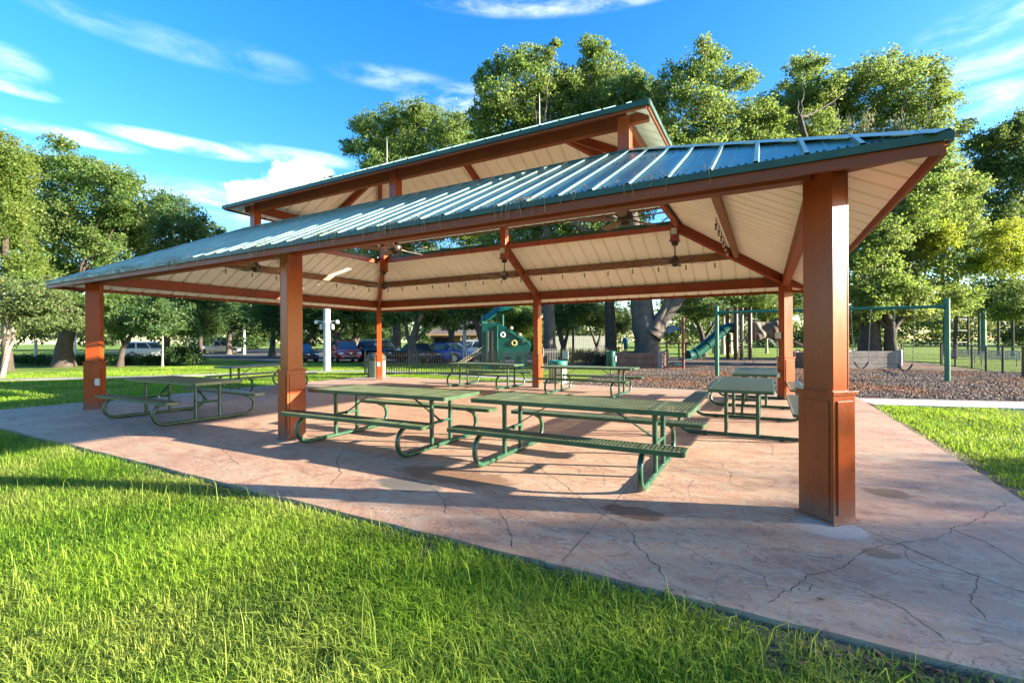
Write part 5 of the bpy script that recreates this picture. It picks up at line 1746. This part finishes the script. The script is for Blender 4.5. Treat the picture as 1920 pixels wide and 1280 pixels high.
# hedge and shrubs
def shrub(name, label, pts, leaf, size, cat='hedge', kind=None, dens=1.0, zb=-.1):
    """pts: (px, py, rx, ry, depth)"""
    seed = sum(ord(ch) for ch in label)
    rng = np.random.default_rng(seed)
    c = np.array([tuple(at(px, py, dd)) for px, py, rx, ry, dd in pts])
    r = np.array([(rx * dd / FOC, rx * dd / FOC * .9, ry * dd / FOC) for px, py, rx, ry, dd in pts])
    n = np.array([math.pi * rx * ry / ((size * FOC / dd) ** 2 * .3) * 3.0 * dens for px, py, rx, ry, dd in pts])
    P, _ = leaf_cloud(c, r, n, size, rng, .4)
    P = P[P[:, 2] > zb]
    V, F, var = leaf_mesh(P, size, rng)
    base = Vector((c[:, 0].mean(), c[:, 1].mean(), zb))
    o = fastmesh(name, V - np.array(tuple(base)), [F], M[leaf], var)
    o.location = base
    tag(o, label, cat, kind=kind)
    return o
rr = random.Random(21)
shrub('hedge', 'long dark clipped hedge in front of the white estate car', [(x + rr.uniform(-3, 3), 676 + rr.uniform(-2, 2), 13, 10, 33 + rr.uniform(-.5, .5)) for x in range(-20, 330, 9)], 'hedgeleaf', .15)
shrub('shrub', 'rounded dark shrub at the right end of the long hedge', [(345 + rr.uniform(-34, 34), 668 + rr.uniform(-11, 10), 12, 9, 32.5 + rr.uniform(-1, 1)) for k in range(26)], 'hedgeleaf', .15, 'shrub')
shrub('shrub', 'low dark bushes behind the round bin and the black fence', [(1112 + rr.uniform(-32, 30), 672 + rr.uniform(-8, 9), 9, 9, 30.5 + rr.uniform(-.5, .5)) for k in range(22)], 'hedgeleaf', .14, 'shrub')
shrub('shrub', 'pale yellow shrub glowing in the sun behind the green climber', [(975 + rr.uniform(-34, 30), 610 + rr.uniform(-22, 20), 13, 11, 44 + rr.uniform(-1, 1)) for k in range(30)] + [(975 + rr.uniform(-30, 30), 650 + rr.uniform(-15, 10), 13, 11, 44 + rr.uniform(-1, 1)) for k in range(16)], 'pineleaf', .22, 'shrub')
shrub('planter_plants', 'low weeds growing along the rim of the oak planter', [(1160 + k * 7.5, 667 + rr.uniform(-2, 1), 6, 3.5, 27.3) for k in range(12)], 'myrtleleaf', .08, 'plants', dens=.5)
# the far wood: one mass
wp = []
for k in range(420):
    x = rr.uniform(-120, 2080)
    
    dd = rr.uniform(92, 120)
    top = 572 + 20 * math.sin(x * .013) + 10 * math.sin(x * .041)
    y = rr.uniform(top, 642)
    wp.append((x, y, rr.uniform(16, 30), rr.uniform(12, 20), dd))
shrub('distant_woods', 'far line of sunlit trees beyond the ball fields', wp, 'myrtleleaf', .75, 'woods', 'stuff', .75)
rng_w = random.Random(4)
wp = [(rng_w.uniform(360, 1010), rng_w.uniform(560, 648), rng_w.uniform(16, 28), rng_w.uniform(12, 20), rng_w.uniform(68, 84)) for k in range(110)]
wp = [q for q in wp if not (806 < q[0] < 915 and q[1] > 592)]
shrub('car_park_woods', 'dense dark trees behind the car park', wp, 'darkleaf', .45, 'woods', 'stuff', .9)

# ------------------------------------------------------------------ grass
def seg_inside(P, poly):
    x, y = P[:, 0], P[:, 1]
    ins = np.zeros(len(P), bool)
    n = len(poly)
    for i in range(n):
        x0, y0 = poly[i]; x1, y1 = poly[(i + 1) % n]
        c = ((y0 > y) != (y1 > y)) & (x < (x1 - x0) * (y - y0) / ((y1 - y0) + 1e-12) + x0)
        ins ^= c
    return ins
def hnoise(P, f, seed):
    r = np.random.default_rng(seed)
    v = np.zeros(len(P))
    for k in range(7):
        a = r.uniform(0, 6.28); ff = f * r.uniform(.6, 1.8)
        v += np.sin(P[:, 0] * math.cos(a) * ff + P[:, 1] * math.sin(a) * ff + r.uniform(0, 6.28))
    return v / 7 ** .5
def blades(P, hmin, hmax, wid, seed, zb, lean=.55, straw=.06):
    r = np.random.default_rng(seed)
    n = len(P)
    patch = hnoise(P, 2.2, seed + 1)
    a = r.uniform(0, 2 * math.pi, n) + .8 * hnoise(P, 3.0, seed + 2)
    h = r.uniform(hmin, hmax, n) * (1 + .22 * patch)
    ln = np.abs(r.normal(0, lean, n)) + .12
    dx, dy = np.cos(a), np.sin(a)
    w = wid * r.uniform(.6, 1.3, n)
    base = np.c_[P, np.full(n, zb)]
    side = np.c_[-dy, dx, np.zeros(n)] * (w / 2)[:, None]
    mid = base + np.c_[dx * ln * h * .32, dy * ln * h * .32, h * .60]
    dr = np.clip(ln * .7, 0, 1.0)
    tip = base + np.c_[dx * ln * h * 1.05, dy * ln * h * 1.05, h * (1.0 - .45 * dr)]
    V = np.empty((n, 5, 3))
    V[:, 0] = base - side; V[:, 1] = base + side
    V[:, 2] = mid + side * .85; V[:, 3] = mid - side * .85
    V[:, 4] = tip
    q = np.arange(n)[:, None] * 5
    F4 = q + np.array([[0, 1, 2, 3]])
    F3 = q + np.array([[3, 2, 4]])
    var = np.clip(.42 + .20 * patch + .16 * hnoise(P, .9, seed + 7) + r.normal(0, .28, n), 0, .9)
    var[r.random(n) < straw] = .985
    return V.reshape(-1, 3), [F4, F3], np.repeat(var, 5)
def scatter(x0, x1, y0, y1, n, r):
    return np.c_[r.uniform(x0, x1, n), r.uniform(y0, y1, n)]
def view_keep(P, margin=2.2):
    xr = P[:, 0] * _c - P[:, 1] * _s
    d = P[:, 0] * _s + P[:, 1] * _c
    return (d > .9) & (np.abs(xr) < d * 1.13 + margin)
r = np.random.default_rng(77)
near = scatter(-26, 3.2, -3.5, SY0 - .012, 1750000, r)
near = near[view_keep(near)]
d = near[:, 0] * _s + near[:, 1] * _c
den = np.clip(3.2 / np.maximum(d, 1.0), .0, 1.0) ** 1.35
bare = np.exp(-((SY0 - near[:, 1]) / (.035 + .30 * np.clip((near[:, 0] + .6) / 2.2, 0, 1) + .04 * np.abs(hnoise(near, 4.0, 61)))) ** 2) * .93
hole = np.maximum(np.clip((hnoise(near, 1.5, 5) - 1.35) * 2.5, 0, .88), np.clip((hnoise(near, 7.0, 15) - 1.3) * 2.0, 0, .8))
keep = r.random(len(near)) < den * (1 - bare) * (1 - hole)
near = near[keep]
V1, F1, v1 = blades(near, .03, .105, .0050, 3, -.06, 1.0, .16)
# seed heads / long straws
tall = near[r.random(len(near)) < .006]
V2, F2, v2 = blades(tall, .16, .27, .0042, 9, -.06, .5, .55)
# fill the blades' widths with distance
dd_ = np.repeat(near[:, 0] * _s + near[:, 1] * _c, 5)
def join(parts):
    Vs, Fs4, Fs3, vs, o = [], [], [], [], 0
    for V, F, v in parts:
        Vs.append(V); Fs4.append(F[0] + o); Fs3.append(F[1] + o); vs.append(v); o += len(V)
    return np.concatenate(Vs), [np.concatenate(Fs4), np.concatenate(Fs3)], np.concatenate(vs)
Vg, Fg, vg = join([(V1, F1, v1), (V2, F2, v2)])
tag(fastmesh('grass', Vg, Fg, M['grassblade'], vg), 'lush green lawn grass along the near edge of the slab', 'grass', kind='stuff')
nblades = len(near)
# lawns beyond the slab, left and right
lf = scatter(-34, SX0 - .05, 2.0, 26, 150000, r)
lf = np.concatenate([lf, scatter(SX0, -7.0, SY1 + .05, 17.5, 26000, r)])
lf = lf[view_keep(lf)]
lf = lf[~seg_inside(lf, [(-26, -50), (-30.6, 6.0), (-26.5, 10), (-23.8, 13.7), (-21.4, 16.9), (-18.8, 18.8), (-14, 18.6), (-9.5, 17.5), (-6.3, 16.8), (-6.4, 15.5), (-9.5, 16.2), (-14, 17.2), (-18.4, 17.4), (-20.4, 15.8), (-22.6, 13.0), (-25.2, 9.1), (-29, 5.6), (-34, 3)])]
V1, F1, v1 = blades(lf, .04, .085, .016, 5, -.06, .8)
tag(fastmesh('grass', V1, F1, M['grassblade'], v1), 'lawn grass left of the pavilion and along its back edge', 'grass', kind='stuff')
rt = scatter(SX1 + .03, 9.5, -2.5, 16.0, 170000, r)
rt = rt[view_keep(rt, 3.0)]
rt = rt[rt[:, 1] < 13.55 + (rt[:, 0] - 2.1) * .245]
thin = np.clip((hnoise(rt, 1.6, 41) - .45) * 1.3, 0, .9)
edge = np.exp(-((rt[:, 0] - SX1) / .28) ** 2) * .9
rt = rt[r.random(len(rt)) > np.maximum(thin, edge)]
V1, F1, v1 = blades(rt, .04, .09, .011, 6, -.06, .8, .2)
tag(fastmesh('grass', V1, F1, M['grassblade'], v1), 'patchy yellow green lawn grass right of the slab', 'grass', kind='stuff')

# wood chips over the mulch bed and scattered by the slab corner
def chips(name, P, smin, smax, label, m, z, seed):
    r = np.random.default_rng(seed)
    n = len(P)
    a = r.uniform(0, 6.28, n)
    L = r.uniform(smin, smax, n); W = L * r.uniform(.2, .45, n); T = W * .4
    ux = np.c_[np.cos(a), np.sin(a), r.normal(0, .3, n)]
    ux /= np.linalg.norm(ux, axis=1)[:, None]
    uy = np.cross(np.c_[r.normal(0, .35, n), r.normal(0, .35, n), np.ones(n)], ux)
    uy /= np.linalg.norm(uy, axis=1)[:, None]
    uz = np.cross(ux, uy)
    c = np.c_[P, z + r.uniform(0, .02, n)]
    V = np.empty((n, 8, 3))
    k = 0
    for sx in (-1, 1):
        for sy in (-1, 1):
            for sz in (-1, 1):
                V[:, k] = c + ux * (L * sx / 2)[:, None] + uy * (W * sy / 2)[:, None] + uz * (T * sz / 2)[:, None]
                k += 1
    q = np.arange(n)[:, None] * 8
    F = [np.concatenate([q + np.array([f]) for f in ([0, 1, 3, 2], [4, 6, 7, 5], [0, 4, 5, 1], [2, 3, 7, 6], [0, 2, 6, 4], [1, 5, 7, 3])])]
    return tag(fastmesh(name, V.reshape(-1, 3), F, m, np.repeat(r.random(n), 8)), label, 'wood chips', kind='stuff')
def chipmat():
    m, t, p = mat('wood_chips')
    a = t.n('ShaderNodeAttribute', attribute_name='var')
    n1 = t.noise(t.pos(), .3, 3)
    v = a.outputs['Fac']
    g_ = t.mix(v, (.04, .028, .022), (.20, .15, .115))
    w_ = t.mix(v, (.07, .03, .015), (.28, .13, .06))
    t.inp(p.inputs['Base Color'], t.mix(t.ramp(n1, .45, .6), g_, w_))
    p.inputs['Roughness'].default_value = .9
    return m
M['chips'] = chipmat()
mp = scatter(-7, 11, 15, 30, 120000, r)
mp = mp[(mp[:, 1] > 15.15 + np.clip(mp[:, 0] - 2.0, 0, 99) * .235 + (mp[:, 0] > 2.1) * .12) & (mp[:, 0] > -6.3)]
chips('wood_chips', mp, .025, .085, 'brown wood chips covering the playground bed', M['chips'], -.025, 1)
sp = np.c_[r.uniform(.1, 2.3, 260), SY0 - .02 - np.abs(r.normal(0, .16, 260))]
chips('wood_chips', sp, .015, .07, 'stray bark chips in the bare soil at the near slab corner', M['chips'], -.035, 2)

fl = np.c_[r.uniform(-9, 2.0, 90), r.uniform(SY0 + .05, 8, 90)]
fl = fl[r.random(len(fl)) < np.exp(-(fl[:, 1] - SY0) / 2.2)]
V, F, v_ = leaf_mesh(np.c_[fl, np.full(len(fl), .012)], .05, r, .45)
V[:, 2] = .004 + np.abs(V[:, 2] - .012) * .3
M['dryleaf'] = paint('dry_leaf', (.13, .075, .035), .9, .4)
tag(fastmesh('fallen_leaves', V, [F], M['dryleaf'], v_), 'a few dry brown leaves lying on the near slab', 'leaves', kind='stuff')
# water from a field sprinkler, a thin arc of spray
sp = MB()
q0, q1 = at(1428, 628, 60), at(1452, 646, 60)
rs_ = random.Random(8)
for k in range(150):
    f = rs_.random()
    q = q0.lerp(q1, f) + Vector((rs_.gauss(0, .12), rs_.gauss(0, .2), .9 * f * (1 - f) + rs_.gauss(0, .10)))
    sp.lathe([(.0, -.03), (.022, 0), (.0, .03)], q, 4)
M['spray'] = paint('water_spray', (.75, .78, .80), .2, .03)
tag(sp.build('sprinkler_spray', M['spray']), 'thin white arc of sprinkler water over the far sunny field', 'water', kind='stuff')

# ------------------------------------------------------------------ sky and sun
w = D.worlds.new('World')
SC.world = w
w.use_nodes = True
t = NT(w.node_tree)
bg = w.node_tree.nodes['Background']
sky = t.n('ShaderNodeTexSky', sky_type='NISHITA')
sky.sun_disc = False
sky.sun_elevation = SEL
sky.sun_rotation = math.pi / 2 - SAZ
sky.altitude = 0
sky.air_density = 1.0
sky.dust_density = .6
sky.ozone_density = 2.6
gen = t.n('ShaderNodeTexCoord').outputs['Generated']
sp_ = t.n('ShaderNodeSeparateXYZ')
t.link(gen, sp_.inputs[0])
az = t.math('ARCTAN2', sp_.outputs[0], sp_.outputs[1])
el = t.math('ARCSINE', sp_.outputs[2])
cmb = t.n('ShaderNodeCombineXYZ')
t.inp(cmb.inputs[0], t.math('MULTIPLY', az, 1.0))
t.inp(cmb.inputs[1], t.math('MULTIPLY', el, 3.2))
nz = t.noise(cmb.outputs[0], 7.0, 7, .62, .35)
nzf = t.noise(gen, 34.0, 6, .6, .2)
def azel(px, py):
    q = at(px, py, 1.0) - Vector((0, 0, EYE))
    q.normalize()
    return math.atan2(q.x, q.y), math.asin(q.z)
total = None
for (px, py, rx, ry, k, kind) in [(290, 75, 230, 32, .15, 'w'), (160, 30, 90, 24, .20, 'w'), (480, 120, 110, 34, .13, 'w'), (30, 168, 90, 14, .55, 'w'), (140, 258, 140, 16, .75, 'w'), (350, 274, 150, 18, .95, 'w'), (560, 296, 120, 18, .5, 'w'),
                               (10, 120, 90, 40, .4, 'w'), (1080, 4, 330, 30, .5, 'w'), (860, 196, 110, 40, .75, 'w'), (740, 150, 120, 26, .25, 'w'), (1860, 40, 190, 50, .32, 'w'), (1880, 110, 190, 34, .38, 'w'), (1850, 190, 170, 34, .5, 'w'), (420, 385, 200, 44, .55, 'w'), (60, 310, 300, 34, .2, 'w'),
                               (562, 338, 62, 42, 1.5, 'c'), (500, 366, 80, 26, 1.2, 'c'), (600, 330, 26, 20, 1.1, 'c'), (460, 378, 40, 16, .9, 'c')]:
    a0, e0 = azel(px, py)
    a1, _ = azel(px + rx, py)
    _, e1 = azel(px, py - ry)
    dx = t.math('DIVIDE', t.math('SUBTRACT', az, a0), abs(a1 - a0))
    dy = t.math('DIVIDE', t.math('SUBTRACT', el, e0), max(.004, abs(e1 - e0)))
    r2 = t.math('ADD', t.math('MULTIPLY', dx, dx), t.math('MULTIPLY', dy, dy))
    if kind == 'w':
        m_ = t.math('SUBTRACT', 1.0, t.ramp(r2, 0.0, 1.25))
        v = t.math('MULTIPLY', t.math('MULTIPLY', m_, t.ramp(nz, .34, .80)), k)
    else:
        rw = t.math('ADD', r2, t.math('MULTIPLY', t.math('SUBTRACT', nzf, .5), 2.6))
        v = t.math('MULTIPLY', t.math('MULTIPLY', t.math('SUBTRACT', 1.0, t.ramp(rw, .0, 1.25)), t.math('MULTIPLY_ADD', nzf, 1.1, .35)), k)
    total = v if total is None else t.math('MAXIMUM', total, v)
total = t.math('MINIMUM', total, 1.0)
hs = t.n('ShaderNodeHueSaturation')
hs.inputs['Hue'].default_value = .507
hs.inputs['Saturation'].default_value = 1.36
hs.inputs['Value'].default_value = 1.0
t.link(sky.outputs[0], hs.inputs['Color'])
SKYCLOUD = (6.6, 6.5, 6.8)
colr = t.mix(t.math('MULTIPLY', total, .92), hs.outputs[0], SKYCLOUD)
t.link(colr, bg.inputs['Color'])
bg.inputs['Strength'].default_value = .09

sun = D.lights.new('sun', 'SUN')
sun.energy = 5.0
sun.angle = R_(.53)
sun.color = (1.0, .90, .75)
so = D.objects.new('sun', sun)
COL.objects.link(so)
so.rotation_euler = (-SUN).to_track_quat('-Z', 'Y').to_euler()
so.location = (30, 12, 20)

SC.view_settings.view_transform = 'Standard'
SC.view_settings.look = 'None'
SC.view_settings.exposure = 2.52
SC.view_settings.gamma = 1.0
SC.view_settings.use_curve_mapping = False
SC.render.engine = 'CYCLES'
try:
    SC.cycles.use_denoising = True
    SC.cycles.denoiser = 'OPENIMAGEDENOISE'
except Exception:
    pass
SC.cycles.max_bounces = 8
SC.cycles.diffuse_bounces = 4
SC.cycles.transmission_bounces = 4
SC.cycles.glossy_bounces = 3
SC.cycles.sample_clamp_indirect = 6.0
print('leaves', ALL_LEAVES[0], 'blades', nblades)
